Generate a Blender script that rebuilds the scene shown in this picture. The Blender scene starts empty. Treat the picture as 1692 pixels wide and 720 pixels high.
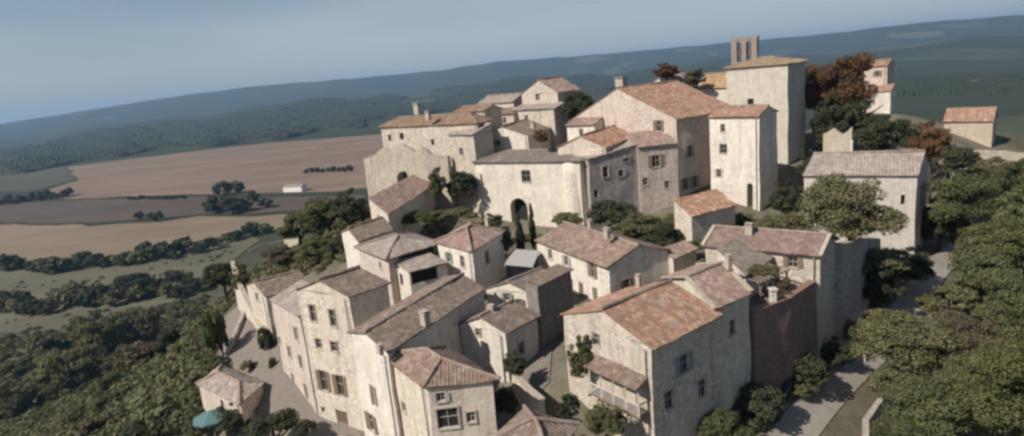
import bpy, math, random
import numpy as np
from mathutils import Vector, Matrix, noise
rnd = random.Random(7)
R = math.radians
scene = bpy.context.scene
COL = scene.collection

# ------------------------------------------------------------------ camera and survey helpers
FPX, PW, PH = 1050.0, 1692.0, 720.0
ROLL, PIT, CZ = R(5.5), R(12.6), 30.0
CAM = Vector((0, 0, CZ))

def ray(px, py):
    u, v = px - PW / 2, -(py - PH / 2)
    c, s = math.cos(-ROLL), math.sin(-ROLL)
    u, v = c * u - s * v, s * u + c * v
    c, s = math.cos(-PIT), math.sin(-PIT)
    return Vector((u, c * FPX - s * v, s * FPX + c * v))

def atz(px, py, z):
    r = ray(px, py)
    return CAM + r * ((z - CZ) / r.z)

def aty(px, py, y):
    r = ray(px, py)
    return CAM + r * (y / r.y)

def pix(p):
    d = Vector(p) - CAM
    c, s = math.cos(PIT), math.sin(PIT)
    x, y, z = d.x, c * d.y - s * d.z, s * d.y + c * d.z
    u, v = x / y * FPX, z / y * FPX
    c, s = math.cos(ROLL), math.sin(ROLL)
    u, v = c * u - s * v, s * u + c * v
    return u + PW / 2, PH / 2 - v

cam = bpy.data.cameras.new('camera')
cam.sensor_fit = 'HORIZONTAL'; cam.sensor_width = 36.0
cam.lens = 36.0 * FPX / PW
cam.clip_start = 0.5; cam.clip_end = 40000
co = bpy.data.objects.new('camera', cam); COL.objects.link(co)
def _axis(u, v, w):
    c, s = math.cos(-ROLL), math.sin(-ROLL)
    u, v = c * u - s * v, s * u + c * v
    c, s = math.cos(-PIT), math.sin(-PIT)
    return Vector((u, c * w - s * v, s * w + c * v))
ax, ay, az = _axis(1, 0, 0), _axis(0, 1, 0), -_axis(0, 0, 1)
co.matrix_world = Matrix(((ax.x, ay.x, az.x, 0), (ax.y, ay.y, az.y, 0), (ax.z, ay.z, az.z, CZ), (0, 0, 0, 1)))
scene.camera = co

# ------------------------------------------------------------------ light
SUN_AZ, SUN_EL = R(-122), R(42)
world = bpy.data.worlds.new('World'); scene.world = world; world.use_nodes = True
wn, wl = world.node_tree.nodes, world.node_tree.links
bg = wn['Background']; bg.inputs[1].default_value = 0.07
sky = wn.new('ShaderNodeTexSky'); sky.sky_type = 'NISHITA'; sky.sun_disc = False
sky.sun_elevation = SUN_EL; sky.sun_rotation = SUN_AZ
sky.air_density = 1.0; sky.dust_density = 0.8; sky.ozone_density = 3.0; sky.altitude = 300
# thin high cloud, streaked along the horizon
tc = wn.new('ShaderNodeTexCoord'); mp = wn.new('ShaderNodeMapping'); mp.inputs['Scale'].default_value = (1.2, 1.2, 7.0)
nz = wn.new('ShaderNodeTexNoise'); nz.inputs['Scale'].default_value = 1.6; nz.inputs['Detail'].default_value = 5
mr = wn.new('ShaderNodeMapRange'); mr.inputs[1].default_value = 0.42; mr.inputs[2].default_value = 0.75
mr.inputs[3].default_value = 0.0; mr.inputs[4].default_value = 0.36
mx = wn.new('ShaderNodeMix'); mx.data_type = 'RGBA'; mx.inputs[7].default_value = (6.0, 6.7, 7.2, 1)
wl.new(tc.outputs['Generated'], mp.inputs[0]); wl.new(mp.outputs[0], nz.inputs['Vector'])
sz = wn.new('ShaderNodeSeparateXYZ'); wl.new(tc.outputs['Generated'], sz.inputs[0])
gr = wn.new('ShaderNodeMapRange'); gr.inputs[1].default_value = 0.0; gr.inputs[2].default_value = 0.22; gr.inputs[3].default_value = 0.95; gr.inputs[4].default_value = 0.0
wl.new(sz.outputs[2], gr.inputs[0])
gx = wn.new('ShaderNodeMapRange'); gx.inputs[1].default_value = -0.62; gx.inputs[2].default_value = 0.15; gx.inputs[3].default_value = 0.5; gx.inputs[4].default_value = 1.0
gx.interpolation_type = 'SMOOTHSTEP'; wl.new(sz.outputs[0], gx.inputs[0])
gm = wn.new('ShaderNodeMath'); gm.operation = 'MULTIPLY'; wl.new(gr.outputs[0], gm.inputs[0]); wl.new(gx.outputs[0], gm.inputs[1])
ad = wn.new('ShaderNodeMath'); ad.operation = 'ADD'; ad.use_clamp = True
wl.new(nz.outputs[0], mr.inputs[0]); wl.new(mr.outputs[0], ad.inputs[0]); wl.new(gm.outputs[0], ad.inputs[1]); wl.new(ad.outputs[0], mx.inputs[0])
wl.new(sky.outputs[0], mx.inputs[6]); wl.new(mx.outputs[2], bg.inputs[0])
sun = bpy.data.lights.new('sun', 'SUN'); sun.energy = 5.0; sun.angle = R(0.55); sun.color = (1.0, 0.935, 0.845)
so = bpy.data.objects.new('sun', sun); COL.objects.link(so)
sd = Vector((math.sin(SUN_AZ) * math.cos(SUN_EL), math.cos(SUN_AZ) * math.cos(SUN_EL), math.sin(SUN_EL)))
so.rotation_euler = sd.to_track_quat('Z', 'Y').to_euler()
so.location = sd * 300
vs = scene.view_settings
vs.view_transform = 'Standard'; vs.look = 'None'; vs.gamma = 1.0; vs.exposure = 0.17; vs.use_curve_mapping = False
scene.cycles.filter_width = 2.7
scene.cycles.max_bounces = 6
scene.cycles.use_denoising = True

# ------------------------------------------------------------------ materials
MATS = {}
class NT:
    def __init__(s, name):
        s.m = bpy.data.materials.new(name); s.m.use_nodes = True
        s.t = s.m.node_tree; s.n = s.t.nodes; s.l = s.t.links; s.b = s.n['Principled BSDF']
        s.b.inputs['Specular IOR Level'].default_value = 0.2
    def new(s, k, **kw):
        n = s.n.new('ShaderNode' + k)
        for a, v in kw.items(): setattr(n, a, v)
        return n
    def set(s, sock, v):
        if hasattr(v, 'is_linked') or hasattr(v, 'links'): s.l.new(v, sock)
        else: sock.default_value = v
    def noise(s, vec, scale, detail=4, rough=0.6):
        n = s.new('TexNoise'); s.l.new(vec, n.inputs['Vector']); n.inputs['Scale'].default_value = scale
        n.inputs['Detail'].default_value = detail; n.inputs['Roughness'].default_value = rough
        return n.outputs[0]
    def mapr(s, v, a, b, c, d):
        n = s.new('MapRange'); s.set(n.inputs[0], v)
        for i, q in enumerate((a, b, c, d)): n.inputs[i + 1].default_value = q
        return n.outputs[0]
    def mix(s, f, a, b, bt='MIX'):
        n = s.new('Mix', data_type='RGBA', blend_type=bt)
        s.set(n.inputs[0], f); s.set(n.inputs[6], a); s.set(n.inputs[7], b)
        return n.outputs[2]
    def math(s, op, a, b=0.0):
        n = s.new('Math', operation=op); s.set(n.inputs[0], a); s.set(n.inputs[1], b)
        return n.outputs[0]
    def mapping(s, vec, sc):
        n = s.new('Mapping'); s.l.new(vec, n.inputs[0]); n.inputs['Scale'].default_value = sc
        return n.outputs[0]
    def pos(s): return s.new('NewGeometry').outputs['Position']
    def bump(s, h, st, dist=0.1):
        n = s.new('Bump'); n.inputs['Strength'].default_value = st; n.inputs['Distance'].default_value = dist
        s.l.new(h, n.inputs['Height']); s.l.new(n.outputs[0], s.b.inputs['Normal'])
    def done(s, col, rough=0.9):
        s.set(s.b.inputs['Base Color'], col); s.set(s.b.inputs['Roughness'], rough)
        return s.m

def c4(c, k=1.0): return (c[0] * k, c[1] * k, c[2] * k, 1)

def stone(name, col, plaster=0.5, stain=0.5):
    if name in MATS: return MATS[name]
    s = NT(name); p = s.pos()
    v = s.new('TexVoronoi'); v.inputs['Scale'].default_value = 2.6; s.l.new(s.mapping(p, (1, 1, 1.5)), v.inputs['Vector'])
    sep = s.new('SeparateColor'); s.l.new(v.outputs['Color'], sep.inputs[0])
    tone = s.mapr(sep.outputs[0], 0, 1, 0.0, 1.0)
    stonec = s.mix(tone, c4(col, 0.62), c4((col[0] * 1.1, col[1] * 1.08, col[2] * 1.04)))
    e = s.new('TexVoronoi', feature='DISTANCE_TO_EDGE'); e.inputs['Scale'].default_value = 2.6
    s.l.new(s.mapping(p, (1, 1, 1.5)), e.inputs['Vector'])
    mort = s.mapr(e.outputs['Distance'], 0.0, 0.07, 1, 0)
    stonec = s.mix(mort, stonec, c4(col, 0.95))
    big = s.noise(p, 0.35, 5)
    pl = s.mapr(big, 0.5 - plaster * 0.35 + 0.1, 0.62 - plaster * 0.35 + 0.1, 0, 1)
    plc = s.mix(s.mapr(s.noise(p, 1.1, 7, 0.75), 0.3, 0.7, 0, 1), c4(col, 0.74), c4((col[0] * 1.12, col[1] * 1.1, col[2] * 1.07)))
    plc = s.mix(s.mapr(s.noise(p, 0.28, 4), 0.42, 0.66, 0, 0.5), plc, c4((col[0] * .80, col[1] * .74, col[2] * .70)))
    c = s.mix(pl, stonec, plc)
    streak = s.noise(s.mapping(p, (1.6, 1.6, 0.16)), 0.9, 5, 0.7)
    c = s.mix(s.mapr(streak, 0.46, 0.74, 0, 0.8 * stain), c, (0.13, 0.115, 0.095, 1))
    lich = s.noise(p, 0.9, 6, 0.7)
    c = s.mix(s.mapr(lich, 0.56, 0.75, 0, 0.55 * stain), c, (0.19, 0.18, 0.13, 1))
    s.bump(s.math('ADD', s.math('MULTIPLY', sep.outputs[1], 0.4), s.noise(p, 5, 4)), 0.7, 0.08)
    MATS[name] = s.done(c, 0.95); return MATS[name]

def tiles(name, ca, cb, cc, lich=0.5):
    """canal tiles: colour varies tile by tile, with lichen and repaired patches"""
    if name in MATS: return MATS[name]
    s = NT(name); p = s.pos()
    uv = s.new('UVMap'); sx = s.new('SeparateXYZ'); s.l.new(uv.outputs[0], sx.inputs[0])
    cx = s.math('FLOOR', s.math('DIVIDE', sx.outputs[0], 0.36)); cy = s.math('FLOOR', s.math('DIVIDE', sx.outputs[1], 0.42))
    cb_ = s.new('CombineXYZ'); s.l.new(cx, cb_.inputs[0]); s.l.new(cy, cb_.inputs[1])
    w = s.new('TexWhiteNoise', noise_dimensions='3D'); s.l.new(cb_.outputs[0], w.inputs[0])
    c = s.mix(s.mapr(w.outputs[0], 0.1, 0.85, 0, 1), c4(ca), c4(cb))
    pale = s.noise(p, 1.0, 6, 0.75)
    c = s.mix(s.mapr(s.math('ADD', pale, s.math('MULTIPLY', w.outputs[0], 0.16)), 0.6, 0.72, 0, 0.85), c, c4(cc))
    dark = s.noise(p, 0.55, 6, 0.65)
    c = s.mix(s.mapr(dark, 0.46, 0.68, 0, lich), c, (0.115, 0.095, 0.075, 1))
    oi = s.new('ObjectInfo')
    c = s.mix(s.mapr(oi.outputs['Random'], 0, 1, 0, .22), c, (0.20, 0.165, 0.135, 1))
    c = s.mix(s.mapr(s.noise(p, 3.5, 4, 0.75), 0.55, 0.7, 0, .5), c, (0.21, 0.195, 0.15, 1))
    fr = s.math('FRACT', s.math('DIVIDE', sx.outputs[1], 0.42))
    s.bump(s.math('ADD', fr, s.math('MULTIPLY', s.noise(p, 9, 3), 0.8)), 0.6, 0.06)
    MATS[name] = s.done(c, 0.9); return MATS[name]

def plain(name, col, rough=0.85, var=0.25, scale=3.0, bump=0.2):
    if name in MATS: return MATS[name]
    s = NT(name); p = s.pos()
    c = s.mix(s.noise(p, scale, 5, 0.65), c4(col, 1 - var), c4(col, 1 + var))
    if bump: s.bump(s.noise(p, scale * 3, 4), bump, 0.05)
    MATS[name] = s.done(c, rough); return MATS[name]

def glass():
    if 'glass' in MATS: return MATS['glass']
    s = NT('glass'); s.b.inputs['Specular IOR Level'].default_value = 0.5
    MATS['glass'] = s.done((0.025, 0.027, 0.03, 1), 0.15); return MATS['glass']

def leaf(name, ca, cb, trans=0.25):
    if name in MATS: return MATS[name]
    s = NT(name)
    at = s.new('Attribute', attribute_name='tint'); oi = s.new('ObjectInfo')
    f = s.math('ADD', s.math('MULTIPLY', at.outputs['Fac'], 0.75), s.math('MULTIPLY', oi.outputs['Random'], 0.3))
    c = s.mix(f, c4(ca), c4(cb))
    s.set(s.b.inputs['Base Color'], c); s.b.inputs['Roughness'].default_value = 0.7
    tr = s.new('BsdfTranslucent'); s.l.new(c, tr.inputs[0]); ms = s.new('MixShader'); ms.inputs[0].default_value = trans
    s.l.new(s.b.outputs[0], ms.inputs[1]); s.l.new(tr.outputs[0], ms.inputs[2])
    s.l.new(ms.outputs[0], s.n['Material Output'].inputs[0])
    MATS[name] = s.m; return s.m

# ------------------------------------------------------------------ object helpers
def tag(o, label=None, cat=None, group=None, kind=None):
    if label: o['label'] = label
    if cat: o['category'] = cat
    if group: o['group'] = group
    if kind: o['kind'] = kind
    return o

def empty(name, loc, label, cat, group=None, rz=0):
    o = bpy.data.objects.new(name, None); COL.objects.link(o)
    o.location = loc; o.rotation_euler.z = rz; o.empty_display_size = 0.5
    return tag(o, label, cat, group)

class MB:
    def __init__(s): s.v = []; s.f = []; s.uv = {}; s.mi = []; s.smooth = False
    def add(s, vs, fs, uvs=None, mi=0):
        o = len(s.v); s.v += [tuple(v) for v in vs]
        for k, f in enumerate(fs):
            if uvs: s.uv[len(s.f)] = [uvs[i] for i in f]
            s.f.append([i + o for i in f]); s.mi.append(mi)
    def box(s, c, sx, sy, sz, ex=None, mi=0):
        """c = centre of the base; ex = unit direction of the local x axis"""
        ex = Vector(ex or (1, 0, 0)); ey = Vector((-ex.y, ex.x, 0)); ez = Vector((0, 0, 1)); c = Vector(c)
        vs = [c + ex * (a * sx / 2) + ey * (b * sy / 2) + ez * (h * sz) for h in (0, 1) for a, b in ((-1, -1), (1, -1), (1, 1), (-1, 1))]
        s.add(vs, [(3, 2, 1, 0), (4, 5, 6, 7), (0, 1, 5, 4), (1, 2, 6, 5), (2, 3, 7, 6), (3, 0, 4, 7)], mi=mi)
    def bar(s, a, b, w, h=None):
        a, b = Vector(a), Vector(b); d = (b - a).normalized(); h = h or w
        up = Vector((0, 0, 1)) if abs(d.z) < 0.95 else Vector((1, 0, 0))
        x = d.cross(up).normalized(); y = x.cross(d)
        vs = [p + x * (i * w / 2) + y * (j * h / 2) for p in (a, b) for i, j in ((-1, -1), (1, -1), (1, 1), (-1, 1))]
        s.add(vs, [(3, 2, 1, 0), (4, 5, 6, 7), (0, 1, 5, 4), (1, 2, 6, 5), (2, 3, 7, 6), (3, 0, 4, 7)])
    def tube(s, pts, rs, n=8):
        rings = []
        for i, p in enumerate(pts):
            p = Vector(p); d = (Vector(pts[min(i + 1, len(pts) - 1)]) - Vector(pts[max(i - 1, 0)])).normalized()
            up = Vector((0, 0, 1)) if abs(d.z) < 0.9 else Vector((1, 0, 0))
            x = d.cross(up).normalized(); y = x.cross(d)
            rings.append([p + (x * math.cos(a) + y * math.sin(a)) * rs[i] for a in [k * 2 * math.pi / n for k in range(n)]])
        vs = [v for r in rings for v in r]
        fs = [(i * n + k, i * n + (k + 1) % n, (i + 1) * n + (k + 1) % n, (i + 1) * n + k) for i in range(len(pts) - 1) for k in range(n)]
        fs += [tuple(range(n - 1, -1, -1)), tuple((len(pts) - 1) * n + k for k in range(n))]
        s.add(vs, fs)
    def rough(s, amp, freq=0.5):
        s.v = [tuple(Vector(v) + noise.noise_vector(Vector(v) * freq) * amp) for v in s.v]
    def build(s, name, mats, parent=None, origin=None):
        if not isinstance(mats, (list, tuple)): mats = [mats]
        o = Vector(origin) if origin is not None else (parent_world(parent) if parent else Vector((0, 0, 0)))
        me = bpy.data.meshes.new(name)
        me.from_pydata([tuple(Vector(v) - o) for v in s.v], [], s.f)
        for m in mats: me.materials.append(m)
        if len(mats) > 1:
            for p, i in zip(me.polygons, s.mi): p.material_index = i
        if s.uv:
            l = me.uv_layers.new(name='UVMap')
            for p in me.polygons:
                u = s.uv.get(p.index)
                if u:
                    for li, q in zip(p.loop_indices, u): l.data[li].uv = q
        if s.smooth:
            for p in me.polygons: p.use_smooth = True
        ob = bpy.data.objects.new(name, me); COL.objects.link(ob)
        if parent: ob.parent = parent; WORLD[ob.name] = o; ob.location = o - parent_world(parent)
        else: ob.location = o; WORLD[ob.name] = o
        return ob
WORLD = {}
def parent_world(p):
    return WORLD[p.name] if p.name in WORLD else Vector(p.location)

# ------------------------------------------------------------------ terrain
PLAIN = -85.0
CTRL = [(-27, 61.5, -6.9), (-24, 63.5, -5.8), (-18.5, 59.5, -6.2), (-21, 57, -7.2), (-16, 53, -6.5), (-30, 71, -2.6), (-2, 57, .5), (4, 53, 1.6), (4, 83, 2), (10, 68, 3.2), (12, 104, 3.2), (-6, 116, 4.5), (2, 108, 3), (-30, 134, 4.5),
        (40, 101, 4.5), (53, 118, 8.5), (55, 83, 0), (43, 90, 1.5), (91, 150, 13), (101, 130, 5.5), (99, 120, 3.5), (-6, 46, -4), (-6, 84, 3.7), (22, 108, 4), (30, 98, 6.3),
        (22.5, 50.5, -4), (36, 62, -4), (50, 75, -2), (67, 90, -2), (16, 60, 3), (28, 72, 3.5), (30, 57, -3.5), (41, 70, -3), (16, 46, -4), (10, 43, -4),
        (-42, 92, -3), (-38, 76, -6.2), (-50, 108, -4), (-42, 80, -5), (-60, 112, -14), (-54, 92, -13), (-58, 72, -18), (-70, 140, -22), (-100, 135, -36), (-158, 173, -62),
        (-90, 96, -35), (-120, 120, -48), (-40, 55, -14), (-30, 40, -20), (-20, 45, -9), (0, 35, -8), (15, 30, -11), (0, 0, -28), (30, 35, -12), (-60, 40, -32), (-90, 50, -45),
        (-60, 165, -9), (-54, 148, -6.5), (-90, 200, -38), (-30, 170, -8), (-60, 240, -46), (0, 210, -20), (0, 160, 8), (60, 180, -4), (40, 150, 10), (100, 200, -30), (0, 280, -62),
        (50, 58, -9), (62, 72, -6), (75, 80, -6), (85, 95, -4), (110, 70, -22), (90, 55, -22), (70, 45, -22), (60, 30, -26), (115, 125, 0), (125, 150, 4), (145, 110, -22), (190, 150, -58), (160, 190, -40),
        (-200, 250, -80), (-250, 120, -84), (-200, 60, -80), (-140, 30, -70), (220, 80, -78), (150, 30, -62), (100, -20, -60), (-80, -40, -65), (0, -60, -62),
        (-150, 260, -76), (-80, 320, -80), (250, 220, -82), (150, 280, -78)]
for a in range(24):
    t = a * 2 * math.pi / 24
    CTRL.append((20 + 380 * math.cos(t), 95 + 380 * math.sin(t), PLAIN))
_c = np.array(CTRL, float)
_d = np.sqrt(((_c[:, None, :2] - _c[None, :, :2]) ** 2).sum(-1) + 9.0)
_n = len(_c)
_A = np.zeros((_n + 1, _n + 1)); _A[:_n, :_n] = _d; _A[:_n, _n] = 1; _A[_n, :_n] = 1
_A[:_n, :_n] += np.eye(_n) * -0.6
_w = np.linalg.solve(_A, np.append(_c[:, 2], 0))

def sstep(a, b, x):
    t = np.clip((x - a) / (b - a), 0, 1); return t * t * (3 - 2 * t)
def wave(x, y):
    return (np.sin(x * .0021 + 1.3) * np.cos(y * .0027 + .4) + .5 * np.sin(x * .0063 + y * .0041) + .3 * np.cos(y * .011 - x * .007 + 2))
SKY = [(-70, 0), (-42, 0), (-37, 1), (-32, 8), (-26, 16), (-20, 20), (-13, 18), (-5, 18), (0, 23), (8, 19), (18, 17), (27, 15), (33, 17), (39, 13), (70, 12)]
SKX = np.array([s[0] for s in SKY], float); SKH = np.array([s[1] for s in SKY], float)
def ground(x, y):
    x = np.asarray(x, float); y = np.asarray(y, float)
    d = np.sqrt((x[..., None] - _c[:, 0]) ** 2 + (y[..., None] - _c[:, 1]) ** 2 + 9.0)
    v = d @ _w[:-1] + _w[-1]
    r = np.hypot(x - 20, y - 95)
    th = np.degrees(np.arctan2(x, y)); R_ = np.hypot(x, y)
    far = PLAIN + 5 * wave(x, y) * sstep(380, 900, r)
    e = np.interp(th, SKX, SKH) / FPX
    far = far + sstep(2600, 4600, R_) * (70 + 18 * np.sin(th * .35 + 1) + 8 * np.sin(th * 1.1)) * np.clip(e * 60, 0.15, 1) * (1 - .35 * sstep(4800, 6200, R_))
    top = 30 - PLAIN + 8600 * e
    h2 = sstep(5600, 8600, R_) * top * (1 + .015 * np.sin(th * 1.7) + .008 * np.sin(th * 5.1))
    far = np.where(R_ > 5200, np.maximum(far, PLAIN + h2), far)
    far = far - sstep(9200, 14000, R_) * 420
    w = sstep(180, 370, r)
    return v * (1 - w) + far * w
def gz(x, y): return float(ground(np.array([x]), np.array([y]))[0])

def fbm(p, o=4):
    return noise.fractal(Vector(p), 1.0, 2.0, o)

def build_ground():
    rs = list(np.arange(0, 130, 1.15)) + list(130 * np.exp(np.linspace(0, math.log(15000 / 130), 170)))
    NA = 420
    ths = np.linspace(0, 2 * math.pi, NA, endpoint=False)
    rs = np.array(rs)
    X = 20 + rs[:, None] * np.cos(ths); Y = 80 + rs[:, None] * np.sin(ths)
    Z = ground(X, Y)
    V = np.stack([X, Y, Z], -1).reshape(-1, 3)
    nr = len(rs)
    i = np.arange(nr - 1)[:, None]; k = np.arange(NA)[None]
    F = np.stack([i * NA + k, (i + 1) * NA + k, (i + 1) * NA + (k + 1) % NA, i * NA + (k + 1) % NA], -1).reshape(-1, 4)
    me = bpy.data.meshes.new('ground')
    me.from_pydata(V.tolist(), [], F.tolist())
    # where the village stands the soil is pale, trodden earth
    hull = [(-36, 70), (-24, 54), (-6, 42), (14, 40), (24, 51), (46, 74), (70, 92), (104, 128), (92, 150), (30, 150), (-30, 136), (-26, 112), (-36, 98)]
    d = np.full(V.shape[0], 1e9); inside = np.zeros(V.shape[0], bool)
    for a in range(len(hull)):
        p, q = np.array(hull[a], float), np.array(hull[(a + 1) % len(hull)], float)
        e = q - p; t = np.clip(((V[:, :2] - p) @ e) / (e @ e), 0, 1)
        d = np.minimum(d, np.hypot(*(V[:, :2] - p - t[:, None] * e).T))
        cond = ((p[1] > V[:, 1]) != (q[1] > V[:, 1]))
        with np.errstate(divide='ignore', invalid='ignore'):
            xi = p[0] + (V[:, 1] - p[1]) * e[0] / (e[1] if e[1] else 1e-9)
        inside ^= cond & (V[:, 0] < xi)
    m = np.where(inside, 1.0, np.clip(1 - d / 7, 0, 1))
    a = me.attributes.new('trodden', 'FLOAT', 'POINT'); a.data.foreach_set('value', m.astype(np.float32))
    for p in me.polygons: p.use_smooth = True
    s = NT('ground'); p = s.pos()
    n1 = s.noise(p, 0.05, 6, 0.65); n2 = s.noise(p, 0.6, 5, 0.7)
    g = s.mix(n1, (0.060, 0.060, 0.034, 1), (0.145, 0.13, 0.08, 1))
    g = s.mix(s.mapr(n2, 0.35, 0.7, 0, 0.6), g, (0.05, 0.055, 0.028, 1))
    g = s.mix(s.mapr(s.noise(p, 0.17, 6, 0.75), 0.45, 0.65, 0, 0.65), g, (0.175, 0.15, 0.095, 1))
    g = s.mix(s.mapr(s.noise(p, 2.2, 4, 0.7), 0.45, 0.7, 0, 0.55), g, (0.04, 0.042, 0.022, 1))
    # the country beyond: woods, with a patchwork of clearings
    v = s.new('TexVoronoi'); v.inputs['Scale'].default_value = 0.0036; s.l.new(s.mapping(p, (1, .55, 0)), v.inputs['Vector'])
    sc = s.new('SeparateColor'); s.l.new(v.outputs['Color'], sc.inputs[0])
    fieldc = s.mix(sc.outputs[1], (0.07, 0.08, 0.045, 1), (0.13, 0.125, 0.085, 1))
    wood = s.mix(s.noise(p, 0.012, 6, 0.75), (0.016, 0.022, 0.012, 1), (0.05, 0.058, 0.028, 1))
    isf = s.mapr(s.math('ADD', sc.outputs[0], s.math('MULTIPLY', s.noise(p, 0.004, 4), 0.25)), 0.98, 1.04, 0, .6)
    country = s.mix(isf, wood, fieldc)
    cd = s.new('VectorMath', operation='LENGTH'); s.l.new(p, cd.inputs[0])
    g = s.mix(s.mapr(cd.outputs['Value'], 380, 620, 0, 1), g, country)
    at = s.new('Attribute', attribute_name='trodden')
    earth = s.mix(s.noise(p, 0.9, 6, 0.7), (0.085, 0.08, 0.052, 1), (0.24, 0.205, 0.16, 1))
    f = s.math('MULTIPLY', at.outputs['Fac'], s.mapr(s.noise(p, 0.22, 5, 0.7), 0.36, 0.56, 0.15, 1))
    g = s.mix(f, g, earth)
    s.bump(n2, 0.5, 0.3)
    me.materials.append(s.done(g, 1.0))
    o = bpy.data.objects.new('ground', me); COL.objects.link(o); tag(o, kind='structure')
build_ground()

def hit(px, py):
    r = ray(px, py); t = 20 / r.length
    for _ in range(4000):
        q = CAM + r * t; h = q.z - gz(q.x, q.y)
        if h < .02: break
        t += max(.15, h * .4) / r.length
    return q
def drape(name, poly, mat, lift, step, kind='structure', label=None, cat=None, wob=0.0):
    """a sheet laid on the ground inside the polygon poly (x, y)"""
    P = [Vector((q[0], q[1])) for q in poly]
    if wob:
        Q = []
        for a in range(len(P)):
            p, q = P[a], P[(a + 1) % len(P)]; n = max(1, int((q - p).length / (wob * 3)))
            for k in range(n):
                t = p.lerp(q, k / n); nv = noise.noise_vector(Vector((t.x, t.y, 0)) / (wob * 5))
                Q.append(t + Vector((nv.x, nv.y)) * wob)
        P = Q
    import bmesh
    bm = bmesh.new()
    vs = [bm.verts.new((p.x, p.y, 0)) for p in P]
    bm.faces.new(vs)
    xs = [p.x for p in P]; ys = [p.y for p in P]
    for ax_, lo, hi in ((0, min(xs), max(xs)), (1, min(ys), max(ys))):
        c = lo + step
        while c < hi:
            no = (1, 0, 0) if ax_ == 0 else (0, 1, 0); pt = (c, 0, 0) if ax_ == 0 else (0, c, 0)
            bmesh.ops.bisect_plane(bm, geom=bm.verts[:] + bm.edges[:] + bm.faces[:], plane_co=pt, plane_no=no)
            c += step
    X = np.array([v.co.x for v in bm.verts]); Y = np.array([v.co.y for v in bm.verts]); Z = ground(X, Y)
    for v, z in zip(bm.verts, Z): v.co.z = z + lift
    me = bpy.data.meshes.new(name); bm.to_mesh(me); bm.free(); me.materials.append(mat)
    o = bpy.data.objects.new(name, me); COL.objects.link(o); tag(o, label, cat, None, kind)
    return o

def soil(name, ca, cb, furrow=0.0, ang=0.0, sc=0.02):
    if name in MATS: return MATS[name]
    s = NT(name); p = s.pos()
    c = s.mix(s.noise(p, sc, 6, 0.7), c4(ca), c4(cb))
    if furrow:
        m = s.new('Mapping'); s.l.new(p, m.inputs[0]); m.inputs['Rotation'].default_value = (0, 0, ang); m.inputs['Scale'].default_value = (0.004, 0.09, 1)
        st = s.noise(m.outputs[0], 1.0, 4, 0.7)
        c = s.mix(s.mapr(st, 0.3, 0.7, furrow, 0), c, c4(ca, 0.6))
    c = s.mix(s.mapr(s.noise(s.mapping(p, (.4, 1, 1)), 0.011, 5, 0.65), 0.42, 0.68, 0, 0.5), c, c4(ca, 0.62))
    MATS[name] = s.done(c, 1.0); return MATS[name]

def pxfield(pts): return [tuple(atz(a, b, PLAIN))[:2] for a, b in pts]
tan = soil('pale_stubble', (0.215, 0.158, 0.105), (0.295, 0.225, 0.158), 0.45, 0.4)
pink = soil('ploughed_pink_earth', (0.185, 0.13, 0.092), (0.31, 0.22, 0.155), 0.55, 0.2, 0.008)
brown = soil('dark_ploughed_earth', (0.085, 0.065, 0.05), (0.13, 0.10, 0.078), 0.4, 0.3)
mead = soil('dry_meadow', (0.105, 0.102, 0.065), (0.165, 0.155, 0.098), 0.3, 0.9)
drape('field', pxfield([(-30, 366), (60, 371), (150, 374), (250, 368), (330, 359), (430, 358), (520, 352), (600, 345), (600, 368), (520, 372), (420, 384), (330, 398), (250, 416), (100, 432), (-30, 428)]), tan, .5, 30, wob=6)
drape('field', pxfield([(-40, 345), (60, 332), (200, 327), (300, 325), (420, 330), (520, 326), (600, 322), (600, 340), (520, 347), (430, 352), (330, 357), (150, 371), (60, 368), (-40, 362)]), brown, .7, 30, wob=6)
drape('field', pxfield([(110, 276), (250, 262), (440, 238), (640, 219), (720, 215), (700, 300), (560, 318), (440, 322), (300, 322), (200, 324), (110, 330), (60, 322), (130, 300)]), pink, .6, 60, wob=12)
drape('field', pxfield([(-40, 277), (105, 275), (125, 298), (60, 318), (-40, 318)]), soil('dull_pasture', (0.065, 0.065, 0.042), (0.11, 0.105, 0.065), 0.3, 0.9), .55, 60, wob=12)
drape('field', pxfield([(1560, 136), (1640, 126), (1660, 130), (1600, 141)]), mead, 1.2, 120, wob=20)
drape('meadow', [tuple(hit(*q))[:2] for q in ((-20, 448), (100, 446), (200, 438), (300, 412), (410, 386), (428, 398), (372, 440), (335, 480), (200, 532), (100, 545), (-20, 552))], mead, .4, 6, wob=4)
# ---- roads
gravel = plain('pale_road_dust', (0.29, 0.26, 0.22), 0.95, 0.3, 0.8)
cobble = plain('pale_street_stone', (0.185, 0.157, 0.135), 0.95, 0.35, 1.3)
drape('road', [(11.5, 38), (19.7, 45.7), (27.9, 53.4), (36.1, 61.1), (48, 71.3), (58, 80.8), (71, 93), (69, 95), (56, 82.8), (45.8, 73.6), (34.2, 63.2), (26, 55.5), (17.8, 47.8), (9.6, 40.1)], gravel, .12, .8)
drape('street', [(-52, 104), (-45, 104), (-38, 92), (-31, 76), (-27, 71), (-22, 66.5), (-16, 58), (-10, 50), (-9, 46), (-13, 40), (-22, 50), (-30, 62), (-37, 70), (-43, 84)], cobble, .12, .8)
drape('street', [(-4, 50), (2, 55), (3, 62), (6, 66), (9, 66), (5, 74), (3, 84), (1, 92), (-2, 92), (0, 80), (4, 71), (0, 64), (-5, 58)], cobble, .12, .8)
# ------------------------------------------------------------------ building kit
def wall_plane_hit(P0, P1, px, py):
    d = (P1 - P0); d.z = 0; d.normalize(); n = Vector((d.y, -d.x, 0))
    r = ray(px, py); t = (P0 - CAM).dot(n) / r.dot(n); h = CAM + r * t
    return (h - P0).dot(d), h.z

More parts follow.
